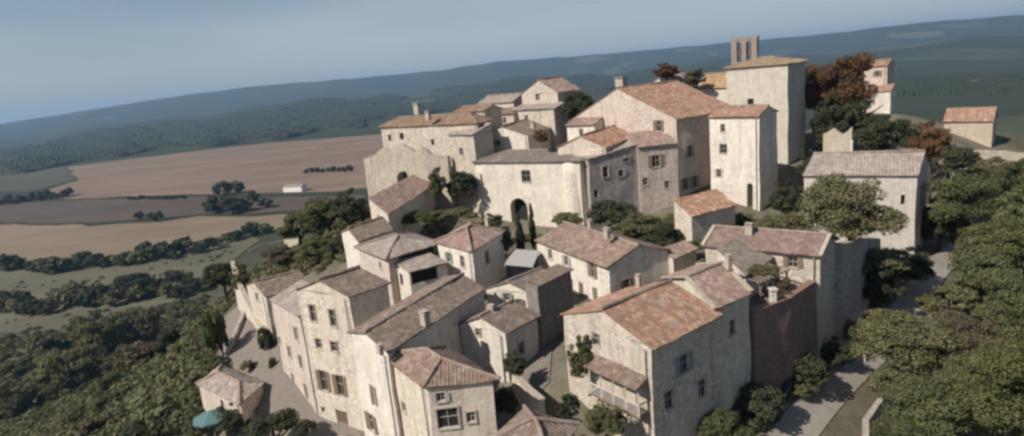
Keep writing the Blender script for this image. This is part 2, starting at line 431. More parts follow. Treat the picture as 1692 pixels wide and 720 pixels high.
def cuts(a, b, extra, step=1.3):
    n = max(1, int(round((b - a) / step))); c = [a + (b - a) * k / n for k in range(n + 1)]
    ex = [e for e in extra if a < e < b]
    c = [q for q in c if q in (a, b) or all(abs(q - e) > 0.25 for e in ex)] + ex
    return sorted(set(round(q, 4) for q in c))

def wall_panel(mb, P0, P1, zb, zt0, zt1, ops=(), apex=None):
    """one wall from P0 to P1 with real openings (s0, s1, t0, t1, arched, depth)"""
    L = (P1 - P0).xy.length; d = Vector(((P1 - P0).x / L, (P1 - P0).y / L, 0)); n = Vector((d.y, -d.x, 0))
    P = lambda s, z, dep=0.0: Vector((P0.x, P0.y, 0)) + d * s + Vector((0, 0, z)) - n * dep
    zm = min(zt0, zt1)
    S = cuts(0, L, [q for o in ops for q in (o[0], o[1])]); T = cuts(zb, zm, [q for o in ops for q in (o[2], o[3])])
    vs = [P(s, t) for t in T for s in S]; fs = []
    for j in range(len(T) - 1):
        for i in range(len(S) - 1):
            cs, ct = (S[i] + S[i + 1]) / 2, (T[j] + T[j + 1]) / 2
            if any(o[0] < cs < o[1] and o[2] < ct < o[3] for o in ops): continue
            k = j * len(S) + i; fs.append((k, k + 1, k + 1 + len(S), k + len(S)))
    mb.add(vs, fs)
    top = [P(0, zm), P(L, zm)]
    if zt1 > zm + .01: top.append(P(L, zt1))
    if apex is not None: top.append(P(L * apex[0], apex[1]))
    if zt0 > zm + .01: top.append(P(0, zt0))
    if len(top) > 2: mb.add(top, [tuple(range(len(top)))])
    for s0, s1, t0, t1, arch, dep in ops:
        if arch:
            r = (s1 - s0) / 2; sc = (s0 + s1) / 2; h = min(r, (t1 - t0) * .6); N = 10
            arc = [(sc - r * math.cos(math.pi * k / N), t1 - h + h * math.sin(math.pi * k / N)) for k in range(N + 1)]
            lf = [P(s0, t1)] + [P(*q) for q in arc[:N // 2 + 1]]; rt = [P(*q) for q in arc[N // 2:]] + [P(s1, t1)]
            mb.add(lf, [tuple(range(len(lf)))]); mb.add(rt, [tuple(range(len(rt)))])
            path = [(s0, t0)] + arc + [(s1, t0)]
        else:
            path = [(s0, t0), (s0, t1), (s1, t1), (s1, t0)]
        for a in range(len(path)):
            p, q = path[a], path[(a + 1) % len(path)]
            mb.add([P(*p), P(*q), P(q[0], q[1], dep), P(p[0], p[1], dep)], [(0, 1, 2, 3)])

def fill_opening(root, P0, P1, o, kind, shut, mats):
    s0, s1, t0, t1, arch, dep = o
    L = (P1 - P0).xy.length; d = Vector(((P1 - P0).x / L, (P1 - P0).y / L, 0)); n = Vector((d.y, -d.x, 0))
    P = lambda s, z, dp=0.0: Vector((P0.x, P0.y, 0)) + d * s + Vector((0, 0, z)) - n * dp
    m = MB(); q = .06
    m.add([P(s0 - q, t0 - q, dep - .015), P(s1 + q, t0 - q, dep - .015), P(s1 + q, t1 + q, dep - .015), P(s0 - q, t1 + q, dep - .015)], [(0, 1, 2, 3)])
    if kind == 'win':
        if shut is None and s1 - s0 > .6 and rnd.random() < .4: shut = rnd.choice((BRN, BLUE, GREYS, BRN))
        w = m.build('window', glass(), root)
        f = MB(); k = .07; y = dep - .06
        for a, b in (((s0, t0 + .03), (s1, t0 + .03)), ((s0, t1 - .03), (s1, t1 - .03)), ((s0 + .03, t0), (s0 + .03, t1)), ((s1 - .03, t0), (s1 - .03, t1)), (((s0 + s1) / 2, t0), ((s0 + s1) / 2, t1)), ((s0, (t0 * .45 + t1 * .55)), (s1, (t0 * .45 + t1 * .55)))):
            f.bar(P(a[0], a[1], y), P(b[0], b[1], y), k)
        f.build('window_frame', mats['frame'], w)
        l = MB(); l.bar(P(s0 - .12, t0 - .06, -.03), P(s1 + .12, t0 - .06, -.03), .16, .12); l.build('window_sill', mats['sill'], w)
        if rnd.random() < .75:
            g_ = MB()
            for a, b in (((s0 - .07, t0), (s0 - .07, t1 + .14)), ((s1 + .07, t0), (s1 + .07, t1 + .14)), ((s0 - .14, t1 + .08), (s1 + .14, t1 + .08))):
                g_.bar(P(a[0], a[1], -.01), P(b[0], b[1], -.01), .13, .13)
            g_.rough(.02, 1.5); g_.build('window_surround', mats['surround'], w)
        if shut:
            for e, sg in ((s0, -1), (s1, 1)):
                h = MB(); hw = (s1 - s0) / 2
                c0 = e + sg * .03; c1 = e + sg * (hw + .03)
                a, b = min(c0, c1), max(c0, c1)
                vs = [P(x, z, yy) for yy in (-.05, -.10) for x, z in ((a, t0), (b, t0), (b, t1), (a, t1))]
                h.add(vs, [(0, 1, 2, 3), (7, 6, 5, 4), (0, 4, 5, 1), (1, 5, 6, 2), (2, 6, 7, 3), (3, 7, 4, 0)])
                h.build('shutter', shut, w)
    elif kind == 'door':
        w = m.build('door', shut or mats['door'], root)
        f = MB(); y = dep - .05
        for x in (s0 + .05, s1 - .05): f.bar(P(x, t0, y), P(x, t1, y), .1)
        f.bar(P(s0, t1 - .05, y), P(s1, t1 - .05, y), .1)
        f.bar(P((s0 + s1) / 2, t0, y), P((s0 + s1) / 2, t1, y), .05)
        f.build('door_frame', mats['frame'], w)
    else:
        m.build({'arch': 'archway', 'hole': 'opening'}[kind], plain('painted_dark_depth', (0.03, 0.027, 0.024), 1, .3, 2, 0), root)  # near-black pane at the back of the recess paints its unlit depth

def slope_mesh(mb, pts, period, amp, th=.13, lift=.1):
    """one roof slope: corrugated canal-tile surface over the convex polygon pts (first edge = eave)"""
    e0 = pts[0]; x = (pts[1] - e0).normalized()
    n = x.cross(pts[-1] - e0).normalized()
    if n.length < .5: return
    if n.z < 0: n = -n
    y = n.cross(x)
    if y.z < 0: y = -y
    q = [((p - e0).dot(x), (p - e0).dot(y)) for p in pts]
    x0, x1 = min(a for a, b in q), max(a for a, b in q)
    st = period / 4; N = max(4, int((x1 - x0) / st))
    cols = []
    for i in range(N + 1):
        X = x0 + (x1 - x0) * min(max(i / N, .0005), .9995); ys = []
        for k in range(len(q)):
            a, b = q[k], q[(k + 1) % len(q)]
            if (a[0] - X) * (b[0] - X) <= 0 and abs(a[0] - b[0]) > 1e-6:
                ys.append(a[1] + (b[1] - a[1]) * (X - a[0]) / (b[0] - a[0]))
        if ys: cols.append((X, min(ys), max(ys)))
    rows = max(2, int(max(c[2] - c[1] for c in cols) / .8))
    vs, uv = [], []
    ph = rnd.random() * 7
    for X, a, b in cols:
        for j in range(rows + 1):
            Y = a + (b - a) * j / rows
            p = e0 + x * X + y * Y
            h = lift + amp * math.cos(2 * math.pi * X / period) + noise.noise(p * .22) * .16 + noise.noise(p * .6) * .09 + noise.noise(p * 1.9) * .04
            if j == 0 and (b - a) > .5: Y -= .12 * noise.noise(p * 2.5)
            vs.append(p + n * h); uv.append((X + ph, Y + ph))
    W = rows + 1; M = len(cols)
    fs = [(i * W + j, (i + 1) * W + j, (i + 1) * W + j + 1, i * W + j + 1) for i in range(M - 1) for j in range(rows)]
    # underside and rims
    o = len(vs)
    for i, (X, a, b) in enumerate(cols):
        for Y in (a, b):
            p = e0 + x * X + y * Y; vs.append(p + n * (lift - th)); uv.append((X, Y))
    for i in range(M - 1):
        a, b, c, d = o + 2 * i, o + 2 * i + 1, o + 2 * i + 2, o + 2 * i + 3
        fs += [(a, b, d, c), (i * W, a, c, (i + 1) * W), (i * W + rows, (i + 1) * W + rows, d, b)]
    fs += [tuple([j for j in range(W)] + [o + 1, o]), tuple([(M - 1) * W + j for j in range(W)][::-1] + [o + 2 * M - 2, o + 2 * M - 1])]
    mb.add(vs, fs, uv)

BASE = {}
def rect(pxa, pxb, py, y, dep, ang=43):
    """left, near and right corner of a house front seen from column pxa to pxb, its near corner y metres away"""
    B = aty(pxb, py, y); d = Vector((-math.cos(R(ang)), math.sin(R(ang)), 0)); lo, hi = .5, 40
    for _ in range(40):
        m = (lo + hi) / 2
        if pix(B + d * m)[0] > pxa: lo = m
        else: hi = m
    return B + d * lo, B, B + Vector((math.sin(R(ang)), math.cos(R(ang)), 0)) * dep, B.z
def house(name, label, A, B, C, ze, roof='gable', ridge='AB', pitch=.34, wallm=None, roofm=None, openings=(), oh=.35, zb=None, cat='house', group=None,
          chim=(), zd=None, period=.32, coping=False, frame=None, jitter=.13, world=False, shut=None, ridgecap=True):
    """A, B, C: left, near and right corner at eave level (survey pixels at height ze unless world=True)"""
    if not world: A, B, C = (atz(p[0], p[1], ze) for p in (A, B, C))
    else: A, B, C = Vector(A), Vector(B), Vector(C)
    D = A + C - B
    e1 = (B - A).normalized(); e2 = (C - B).normalized()
    lab = (B - A).length; lbc = (C - B).length
    gb = min(gz(p.x, p.y) for p in (A, B, C, D))
    if zb is None: zb = gb - .8
    ctr = (A + C) / 2
    root = empty(name, (ctr.x, ctr.y, gz(ctr.x, ctr.y)), label, cat, group)
    mats = dict(frame=frame or plain('grey_timber', (0.30, 0.27, 0.23)), sill=plain('pale_sill', (0.42, 0.38, 0.32)), door=plain('brown_door', (0.16, 0.10, 0.065)), surround=stone('dressed_stone', (0.50, 0.43, 0.36), .6, .4))
    c = [A, B, C, D]; zt = [ze] * 4; apex = {}
    if roof == 'gable':
        half = (lbc if ridge == 'AB' else lab) / 2; rise = half * pitch
        if ridge == 'AB': R0, R1 = (A + D) / 2, (B + C) / 2; apex = {1: (.5, ze + rise), 3: (.5, ze + rise)}; rd = e1
        else: R0, R1 = (A + B) / 2, (D + C) / 2; apex = {0: (.5, ze + rise), 2: (.5, ze + rise)}; rd = e2
        R0 = R0 + Vector((0, 0, rise)); R1 = R1 + Vector((0, 0, rise))
    elif roof.startswith('shed'):
        lo = roof[4:]                        # the wall with the low eave
        rise = (lbc if lo in ('AB', 'CD') else lab) * pitch
        hi = {'AB': (2, 3), 'CD': (0, 1), 'BC': (3, 0), 'DA': (1, 2)}[lo]
        for h in hi: zt[h] = ze + rise
    # walls
    mb = MB()
    for w in range(4):
        P0, P1 = c[w], c[(w + 1) % 4]; ops = []
        for op in openings:
            if op[0] != ('AB', 'BC', 'CD', 'DA')[w]: continue
            _, px, py, ww, hh, kind = op[:6]
            s, z = wall_plane_hit(P0, P1, px, py)
            if kind == 'win': ww *= 1.12; hh *= 1.08
            L = (P1 - P0).xy.length
            s0, s1 = max(.15, s - ww / 2), min(L - .15, s + ww / 2)
            t0, t1 = max(zb + .1, z - hh / 2), min(ze - .15, z + hh / 2)
            if s1 - s0 < .25 or t1 - t0 < .25: continue
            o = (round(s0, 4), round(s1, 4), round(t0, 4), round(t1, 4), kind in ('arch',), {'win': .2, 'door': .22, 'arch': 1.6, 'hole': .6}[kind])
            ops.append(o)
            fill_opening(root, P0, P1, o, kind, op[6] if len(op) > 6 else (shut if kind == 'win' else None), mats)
        wall_panel(mb, P0, P1, zb, zt[w], zt[(w + 1) % 4], ops, apex.get(w))
    mb.rough(jitter, .3)
    mb.build('wall', wallm, root)
    # roof
    ex = lambda p, a, b, dz=0.0: p + e1 * a + e2 * b + Vector((0, 0, dz))
    m = MB(); caps = []
    amp = period * .085
    if roof == 'gable':
        ov = .16; dz = -oh * pitch
        if ridge == 'AB':
            r0, r1 = R0 - e1 * ov, R1 + e1 * ov
            slope_mesh(m, [ex(A, -ov, -oh, dz), ex(B, ov, -oh, dz), r1, r0], period, amp)
            slope_mesh(m, [ex(C, ov, oh, dz), ex(D, -ov, oh, dz), r0, r1], period, amp)
        else:
            r0, r1 = R0 - e2 * ov, R1 + e2 * ov
            slope_mesh(m, [ex(B, oh, -ov, dz), ex(C, oh, ov, dz), r1, r0], period, amp)
            slope_mesh(m, [ex(D, -oh, ov, dz), ex(A, -oh, -ov, dz), r0, r1], period, amp)
        caps.append((r0, r1))
        if coping:
            ends = ((ex(A, -ov, -oh, dz), r0, ex(D, -ov, oh, dz)), (ex(B, ov, -oh, dz), r1, ex(C, ov, oh, dz))) if ridge == 'AB' else ((ex(A, -oh, -ov, dz), r0, ex(B, oh, -ov, dz)), (ex(D, -oh, ov, dz), r1, ex(C, oh, ov, dz)))
    elif roof == 'hip':
        dz = -oh * pitch; a, b, c_, d = ex(A, -oh, -oh, dz), ex(B, oh, -oh, dz), ex(C, oh, oh, dz), ex(D, -oh, oh, dz)
        half = min(lab, lbc) / 2 + oh; rise = half * pitch
        if lab >= lbc:
            r0 = (a + d) / 2 + e1 * half; r1 = (b + c_) / 2 - e1 * half
            r0.z += rise; r1.z += rise
            if (r1 - r0).length < .1: r1 = r0 + e1 * .1
            sl = [[a, b, r1, r0], [b, c_, r1], [c_, d, r0, r1], [d, a, r0]]
            hips = [(a, r0), (d, r0), (b, r1), (c_, r1)]
        else:
            r0 = (a + b) / 2 + e2 * half; r1 = (d + c_) / 2 - e2 * half
            r0.z += rise; r1.z += rise
            sl = [[b, c_, r1, r0], [c_, d, r1], [d, a, r0, r1], [a, b, r0]]
            hips = [(a, r0), (b, r0), (d, r1), (c_, r1)]
        for q in sl: slope_mesh(m, q, period, amp)
        caps += [(r0, r1)] + hips
    else:
        lo = roof[4:]; k = {'AB': 0, 'BC': 1, 'CD': 2, 'DA': 3}[lo]
        p0, p1, p2, p3 = (c[(k + i) % 4] + Vector((0, 0, zt[(k + i) % 4] - ze)) for i in range(4))
        u = (p1 - p0).normalized(); v = (p2 - p1).normalized()
        slope_mesh(m, [p0 - u * .15 - v * oh, p1 + u * .15 - v * oh, p2 + u * .15 + v * .1, p3 - u * .15 + v * .1], period, amp)
    ro = m.build('roof', roofm, root)
    if caps and ridgecap:
        k = MB()
        for a, b in caps:
            n = max(2, int((b - a).length / .5)); up = Vector((0, 0, .16))
            pts = [a.lerp(b, i / n) + up + noise.noise_vector(a.lerp(b, i / n)) * .05 for i in range(n + 1)]
            k.tube(pts, [.15 + .03 * (i % 2) for i in range(n + 1)], 7)
        k.build('ridge_tiles', tiles('ridge', (0.22, 0.155, 0.125), (0.30, 0.22, 0.18), (0.37, 0.31, 0.26), .35), ro)
    if coping and roof == 'gable':
        for a, r, b in ends:
            k = MB(); k.bar(a + Vector((0, 0, .2)), r + Vector((0, 0, .2)), .38, .16); k.bar(b + Vector((0, 0, .2)), r + Vector((0, 0, .2)), .38, .16)
            k.rough(.03, 1); k.build('coping', stone('pale_coping', (0.46, 0.40, 0.32), 1, .3), ro)
    for px, py, dep_, w, h in chim:
        # stand the chimney where the survey ray meets the roof's mean plane
        z = dep_; p = atz(px, py, z)
        k = MB(); k.box(p - Vector((0, 0, h * .75)), w, w * .75, h * 1.1, e1); k.box(p + Vector((0, 0, h * .35)), w * 1.2, w * .95, .12, e1)
        for s in (-.25, .25): k.box(p + e1 * (s * w) + Vector((0, 0, h * .35 + .12)), w * .25, w * .4, .16, e1)
        k.box(p + Vector((0, 0, h * .35 + .28)), w * 1.1, w * .85, .08, e1)
        k.rough(.03, 1); k.build('chimney', stone('chimney_render', (0.48, 0.42, 0.35), 1, .4), ro)
    if ze - gb > 5 and cat == 'house' and rnd.random() < .6 and roof in ('gable', 'hip'):
        k = MB(); k.smooth = True; q = A + e1 * (lab - .45) - e2 * .16
        k.tube([(q.x, q.y, gz(q.x, q.y) - .1), (q.x, q.y, ze - .5), tuple(q - e2 * .15 + Vector((0, 0, ze - .2 - q.z)))], [.055] * 3, 8)
        k.build('drainpipe', plain('zinc_pipe', (0.24, 0.235, 0.225), .5), root)
    BASE[label] = (A, B, C, D, ze, zb, root, e1, e2)
    return root

# wall and roof stuffs
PINK = stone('pink_limewash', (0.60, 0.505, 0.435), .5, .5)
CREAM = stone('cream_limewash', (0.65, 0.57, 0.475), .48, .5)
WHITE = stone('white_limewash', (0.72, 0.66, 0.58), .62, .45)
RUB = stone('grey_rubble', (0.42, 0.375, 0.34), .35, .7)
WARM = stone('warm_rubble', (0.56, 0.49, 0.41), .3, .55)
DARKW = stone('dark_rubble', (0.25, 0.225, 0.20), .3, .8)  # darker base and heavier stains than the other rubble
RED = tiles('orange_tiles', (0.27, 0.135, 0.085), (0.40, 0.22, 0.145), (0.50, 0.37, 0.285), .42)
ROSE = tiles('rose_tiles', (0.235, 0.15, 0.12), (0.34, 0.225, 0.185), (0.43, 0.345, 0.29), .5)
BROWN = tiles('brown_tiles', (0.155, 0.11, 0.085), (0.235, 0.17, 0.135), (0.31, 0.25, 0.205), .6)
GREYT = tiles('grey_brown_tiles', (0.155, 0.125, 0.105), (0.225, 0.185, 0.16), (0.30, 0.26, 0.225), .55)
PALE = tiles('bleached_tiles', (0.28, 0.225, 0.195), (0.37, 0.305, 0.265), (0.46, 0.40, 0.35), .4)
GREYS = plain('silvery_shutter', (0.36, 0.34, 0.31)); BLUE = plain('grey_blue_shutter', (0.20, 0.23, 0.25)); BRN = plain('brown_shutter', (0.20, 0.135, 0.095))

# ------------------------------------------------------------------ the lower village
house('house', 'tall cream house with a pointed gable front above the lower left street', (490, 478), (576, 489), (640, 467), 10, 'gable', 'BC', .36, CREAM, BROWN,
      [('AB', 517, 517, .75, 1.75, 'win', False), ('AB', 550, 525, .75, 1.75, 'win', False), ('AB', 527, 567, .8, 1.05, 'win', False), ('AB', 552, 572, .8, 1.05, 'win', False),
       ('AB', 535, 628, .9, 2.2, 'win', BRN), ('AB', 562, 636, .9, 2.2, 'win', BRN), ('AB', 534, 677, .6, .7, 'hole'), ('AB', 566, 694, 1.6, 2.5, 'door')], oh=.3)
house('house', 'lower wing of cream house stepping down the street, three rows of small windows', (447, 493), (495, 521), (552, 503), 7, 'shedAB', pitch=.25, wallm=PINK, roofm=PALE,
      openings=[('AB', 489, 551, .7, 1.5, 'win', False), ('AB', 462, 562, .6, .9, 'win', False), ('AB', 478, 580, .6, 1.3, 'win', False), ('AB', 497, 597, .65, 1.5, 'win', False),
       ('AB', 468, 612, .8, 1.9, 'door', BRN), ('AB', 485, 628, .8, 1.9, 'door', BRN), ('AB', 505, 645, .8, 2.0, 'door', BRN)], oh=.25)
house('house', 'long low house with a broad sagging brown roof between the gabled front and the alley', (577, 549), (640, 580), (798, 475), 8, 'gable', 'BC', .24, WHITE, BROWN,
      [('AB', 618, 655, 1.3, 2.2, 'door', plain('weathered_brown', (0.27, 0.21, 0.16))), ('AB', 614, 697, .9, 1.7, 'win')], chim=[(702, 524, 8.9, .8, 1.0), (628, 578, 8.5, .5, .5)])
house('house', 'pale house with a brown hipped roof at the bottom edge, big window in its front', (636, 585), (704, 635), (813, 623), 7, 'hip', pitch=.36, wallm=CREAM, roofm=tiles('mixed_tiles', (0.195, 0.115, 0.085), (0.275, 0.185, 0.145), (0.35, 0.275, 0.22), .55),
      openings=[('BC', 740, 690, 1.5, 1.6, 'win', False), ('BC', 728, 655, .6, .7, 'win'), ('BC', 778, 688, .6, .8, 'win'), ('AB', 668, 672, .6, .9, 'win')], oh=.4)
house('house', 'small house with a bare white gable wall and brown roof beside the dark alley', (760, 535), (834, 548), (886, 521), 6, 'gable', 'BC', .42, WHITE, BROWN, [('BC', 862, 575, .7, 1.1, 'win'), ('AB', 790, 548, .5, .7, 'win'), ('BC', 850, 610, .7, 1.2, 'win')], chim=[(812, 512, 7.3, .6, .7)])
house('house', 'small white gabled house just behind the one beside the dark alley', (804, 477), (881, 485), (932, 463), 6, 'gable', 'BC', .36, WHITE, GREYT, [('AB', 838, 490, .6, .8, 'win'), ('AB', 858, 500, .6, .9, 'win')])
house('house', 'low house in the alley at the bottom edge showing only its hipped roof', (822, 722), (905, 752), (948, 700), 4.5, 'hip', pitch=.42, wallm=CREAM, roofm=BROWN)
house('house', 'big house with a patchy orange roof and a timber balcony above the bottom edge', (931, 518), (1075, 572), (1187, 518), 9, 'gable', 'BC', .33, WARM, RED,
      [('AB', 985, 560, .7, 1.0, 'win'), ('BC', 1130, 600, .9, 1.5, 'win', BLUE), ('BC', 1105, 660, .9, 1.5, 'win'), ('BC', 1160, 640, .9, 1.5, 'win')], chim=[(1055, 466, 10.4, .45, 1.2)], oh=.4)
house('house', 'house with a faded rose roof joined to the orange roofed house', (1099, 460), (1181, 509), (1238, 482), 9.4, 'gable', 'BC', .3, CREAM, ROSE, [('BC', 1210, 540, .8, 1.3, 'win')], coping=True, oh=.25)
house('house', 'narrow house with a small brown roof beside the vine pergola', (1186, 432), (1232, 452), (1290, 415), 9.3, 'shedBC', pitch=.28, wallm=WHITE, roofm=GREYT, openings=[('AB', 1222, 462, .6, .8, 'win')], chim=[(1204, 432, 11.4, .55, 1.0)])
house('house', 'long house under a plain dusky rose roof on top of the shaded rampart', (1165, 404), (1354, 421), (1381, 396), 10, 'gable', 'AB', .42, WARM, tiles('dusky_tiles', (0.185, 0.115, 0.095), (0.25, 0.165, 0.14), (0.31, 0.23, 0.195), .4), [('AB', 1310, 433, .8, 1.0, 'win')], coping=True, chim=[(1238, 378, 11.6, .7, .9)])
house('house', 'white house with doors on the central street and a long mottled roof', (888, 397), (1005, 441), (1104, 413), 8, 'gable', 'AB', .34, WHITE, tiles('mottled_tiles', (0.195, 0.125, 0.095), (0.30, 0.20, 0.15), (0.40, 0.315, 0.25), .5),
      [('AB', 909, 420, .8, 1.2, 'win'), ('AB', 936, 431, .8, 1.2, 'win'), ('AB', 979, 446, .8, 1.7, 'win', BRN), ('AB', 944, 474, 1.0, 2.2, 'door'), ('AB', 960, 480, 1.0, 2.2, 'door'), ('AB', 984, 489, 1.0, 2.1, 'door', BRN), ('BC', 1035, 468, .8, 1.0, 'win')],
      chim=[(1003, 385, 10.6, .7, .9), (975, 370, 10.2, .6, .7)])
house('house', 'pink house with a bleached hipped roof and shaded back wall behind the gabled front', (592, 407), (640, 426), (724, 400), 9, 'hip', pitch=.3, wallm=PINK, roofm=PALE, oh=.5, openings=[('AB', 628, 438, .6, .8, 'win'), ('BC', 690, 421, 6.0, 1.7, 'hole')])  # the wide hole's dark pane paints the shade under eave and loggia
house('house', 'house with two pale wall bays and a wide rose roof beside the gatehouse square', (722, 398), (779, 413), (830, 381), 9.4, 'hip', pitch=.3, wallm=WHITE, roofm=ROSE,
      openings=[('AB', 742, 425, .7, 1.2, 'win'), ('AB', 764, 432, .7, 1.4, 'win'), ('BC', 805, 425, .8, 1.4, 'win')], oh=.4, chim=[(806, 367, 10.3, .7, 1.0)])
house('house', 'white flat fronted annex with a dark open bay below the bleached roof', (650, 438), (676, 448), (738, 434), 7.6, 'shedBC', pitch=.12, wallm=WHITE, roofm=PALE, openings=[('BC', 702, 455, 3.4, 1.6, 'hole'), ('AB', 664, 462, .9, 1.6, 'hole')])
house('house', 'small house with a lit white end wall and dark roof below the ruined walls', (565, 384), (592, 398), (648, 378), 9, 'gable', 'BC', .3, WHITE, BROWN)
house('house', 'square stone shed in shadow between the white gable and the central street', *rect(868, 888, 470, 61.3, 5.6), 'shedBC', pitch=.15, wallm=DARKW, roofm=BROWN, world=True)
house('house', 'low stone hut with a bleached hipped roof beside the lower left street', (328, 632), (396, 664), (432, 632), -2.5, 'hip', pitch=.3, wallm=PINK, roofm=PALE, openings=[('AB', 368, 668, .8, 1.2, 'hole')], period=.45)
house('house', 'house with a wide brown roof at the top of the lower left street', (408, 470), (438, 488), (512, 470), 4.5, 'gable', 'BC', .3, CREAM, BROWN, [('AB', 425, 490, .7, 1.0, 'win')])

# ------------------------------------------------------------------ the upper village
house('gatehouse', 'pale gatehouse pierced by a tall dark archway', (784, 268), (957, 266), (990, 252), 15, 'hip', pitch=.26, wallm=stone('bright_limewash', (0.70, 0.635, 0.545), .7, .35), roofm=GREYT,
      openings=[('AB', 869, 291, 1.5, 1.9, 'win', False), ('AB', 858, 353, 3.6, 5.8, 'arch'), ('AB', 796, 297, .45, 2.2, 'hole')], oh=.4, cat='gatehouse')
house('house', 'old stone mansion with a hipped red and brown roof above the ruined outer wall', (629, 210), (788, 203), (812, 197), 22, 'hip', pitch=.42, wallm=WARM, roofm=tiles('rust_tiles', (0.21, 0.12, 0.075), (0.30, 0.175, 0.11), (0.37, 0.28, 0.20), .6),
      openings=[('AB', 644, 228, .9, 1.3, 'hole'), ('AB', 664, 225, 1.2, 1.4, 'hole'), ('AB', 715, 235, .8, 1.2, 'hole')], chim=[(689, 178, 25, 1.3, 2.0), (707, 190, 24, .9, 1.4)])
house('house', 'long lean-to with a faded reddish roof against the ruined outer wall', (612, 346), (640, 353), (748, 284), 11, 'shedBC', pitch=.3, wallm=CREAM, roofm=ROSE, openings=[('AB', 626, 362, .8, 1.2, 'hole')])
house('house', 'narrow stone house with a pointed front gable near the dark round tree', *rect(862, 921, 152, 135, 8), 'gable', 'BC', .55, WARM, ROSE, [('AB', 888, 160, .8, 1.2, 'win')], period=.5, world=True)
house('house', 'lower stone house front standing under the pointed gable', *rect(846, 915, 179, 131, 4), 'shedAB', pitch=.2, wallm=WARM, roofm=PALE, openings=[('AB', 870, 195, .7, 1.0, 'win')], period=.5, world=True)
house('house', 'long pale house with a bleached roof behind the red and brown hipped roof', *rect(790, 848, 168, 146, 7), 'gable', 'AB', .4, PINK, PALE, period=.5, world=True)
house('house', 'pink walled house between the hipped roof and the pointed gable', *rect(788, 848, 188, 137, 6), 'gable', 'AB', .3, PINK, BROWN, [('AB', 812, 198, .8, 1.1, 'win'), ('AB', 834, 199, .8, 1.1, 'win')], period=.5, world=True)
house('house', 'cream house with a small brown roof rising behind the gatehouse', (792, 226), (872, 224), (912, 210), 18.7, 'gable', 'BC', .3, WHITE, BROWN, [('AB', 822, 236, .7, 1.0, 'win')], chim=[(880, 206, 20.3, .8, 1.0)], period=.5)
house('house', 'great house with a broad orange roof and a long pale gable side', (943, 199), (1118, 196), (1216, 180), 20, 'gable', 'BC', .46, PINK, RED,
      [('AB', 1088, 208, .95, 1.8, 'win', BRN), ('AB', 979, 187, 1.4, 1.1, 'win'), ('BC', 1140, 250, .9, 1.9, 'win', BLUE), ('BC', 1132, 304, .9, 1.9, 'win', BLUE), ('BC', 1148, 300, .9, 1.9, 'win', BLUE)], chim=[(1026, 134, 25.6, 2.6, 2.0), (1040, 156, 24.4, 1.3, 1.6)], period=.5)
house('house', 'tall narrow house with a sunlit front and arched buttress, left of the square tower', (1172, 193), (1254, 192), (1284, 184), 20, 'gable', 'AB', .34, WHITE, RED,
      [('AB', 1194, 212, .8, 1.2, 'win'), ('AB', 1195, 246, 1.2, 1.4, 'win'), ('AB', 1188, 286, .8, 1.2, 'win', PINK), ('AB', 1239, 328, 1.0, 5.0, 'arch')], period=.5)
house('house', 'house with a pale side and little red roof behind the gatehouse roof', (922, 244), (1000, 242), (1058, 221), 17, 'gable', 'BC', .4, CREAM, RED, [('AB', 968, 238, .7, .9, 'win'), ('BC', 1030, 236, .8, 1.0, 'win')], chim=[(985, 210, 18.8, .8, 1.0)], period=.5)
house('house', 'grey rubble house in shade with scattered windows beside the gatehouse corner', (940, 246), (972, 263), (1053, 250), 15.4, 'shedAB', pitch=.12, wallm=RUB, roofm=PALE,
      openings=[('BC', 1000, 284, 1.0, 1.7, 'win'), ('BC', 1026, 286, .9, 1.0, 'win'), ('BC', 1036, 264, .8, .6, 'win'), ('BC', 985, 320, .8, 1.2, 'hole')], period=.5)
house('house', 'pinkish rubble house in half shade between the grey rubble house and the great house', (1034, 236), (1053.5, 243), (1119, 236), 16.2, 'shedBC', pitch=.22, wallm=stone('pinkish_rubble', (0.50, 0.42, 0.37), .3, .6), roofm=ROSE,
      openings=[('BC', 1084, 266, 1.2, 1.9, 'win', BRN), ('BC', 1066, 300, .8, 1.2, 'win'), ('BC', 1102, 305, .8, 1.2, 'win', False)], oh=.45, period=.5)
house('house', 'low outhouse with a terracotta roof at the foot of the tall narrow house', (1114, 347), (1142, 356), (1214, 338), 8.8, 'shedBC', pitch=.35, wallm=CREAM, roofm=RED, period=.45)
house('house', 'distant gabled house with a brown roof beyond the broad orange roof', *rect(1074, 1125, 136, 150, 9), 'gable', 'BC', .5, CREAM, ROSE, period=.5, world=True)
house('house', 'distant house with an ochre roof tucked behind the square tower', *rect(1152, 1226, 142, 138, 8), 'gable', 'AB', .7, WHITE, tiles('ochre_tiles', (0.30, 0.19, 0.10), (0.40, 0.26, 0.15), (0.44, 0.34, 0.23), .4), period=.5, world=True)
house('house', 'pale narrow house beyond the russet tree with a red band roof', *rect(1428, 1466, 108, 150, 7), 'gable', 'AB', .3, PINK, RED, [('AB', 1450, 122, .8, 1.1, 'win')], period=.5, world=True)
house('house', 'pale lower house front below the narrow house beyond the russet tree', *rect(1440, 1472, 150, 147, 3), 'shedAB', pitch=.4, wallm=WHITE, roofm=RED, period=.5, world=True)
house('house', 'lone stone house with a red roof at the far right end of the ridge', *rect(1560, 1641, 199, 131, 7), 'gable', 'AB', .62, stone('apricot_rubble', (0.50, 0.42, 0.33), .8, .3), RED, period=.5, world=True)
house('chapel', 'plain stone chapel with a bleached roof behind the big olive green tree', (1329, 289), (1516, 288), (1534, 267), 12, 'gable', 'AB', .42, stone('chapel_stone', (0.56, 0.51, 0.45), .8, .35), PALE, [('AB', 1492, 330, .5, 1.4, 'hole')], cat='chapel', period=.45)
house('house', 'little outhouse with a rose roof between the mottled roof and the dusky roof', (1092, 420), (1112, 426), (1150, 410), 7.2, 'shedBC', pitch=.25, wallm=CREAM, roofm=ROSE)
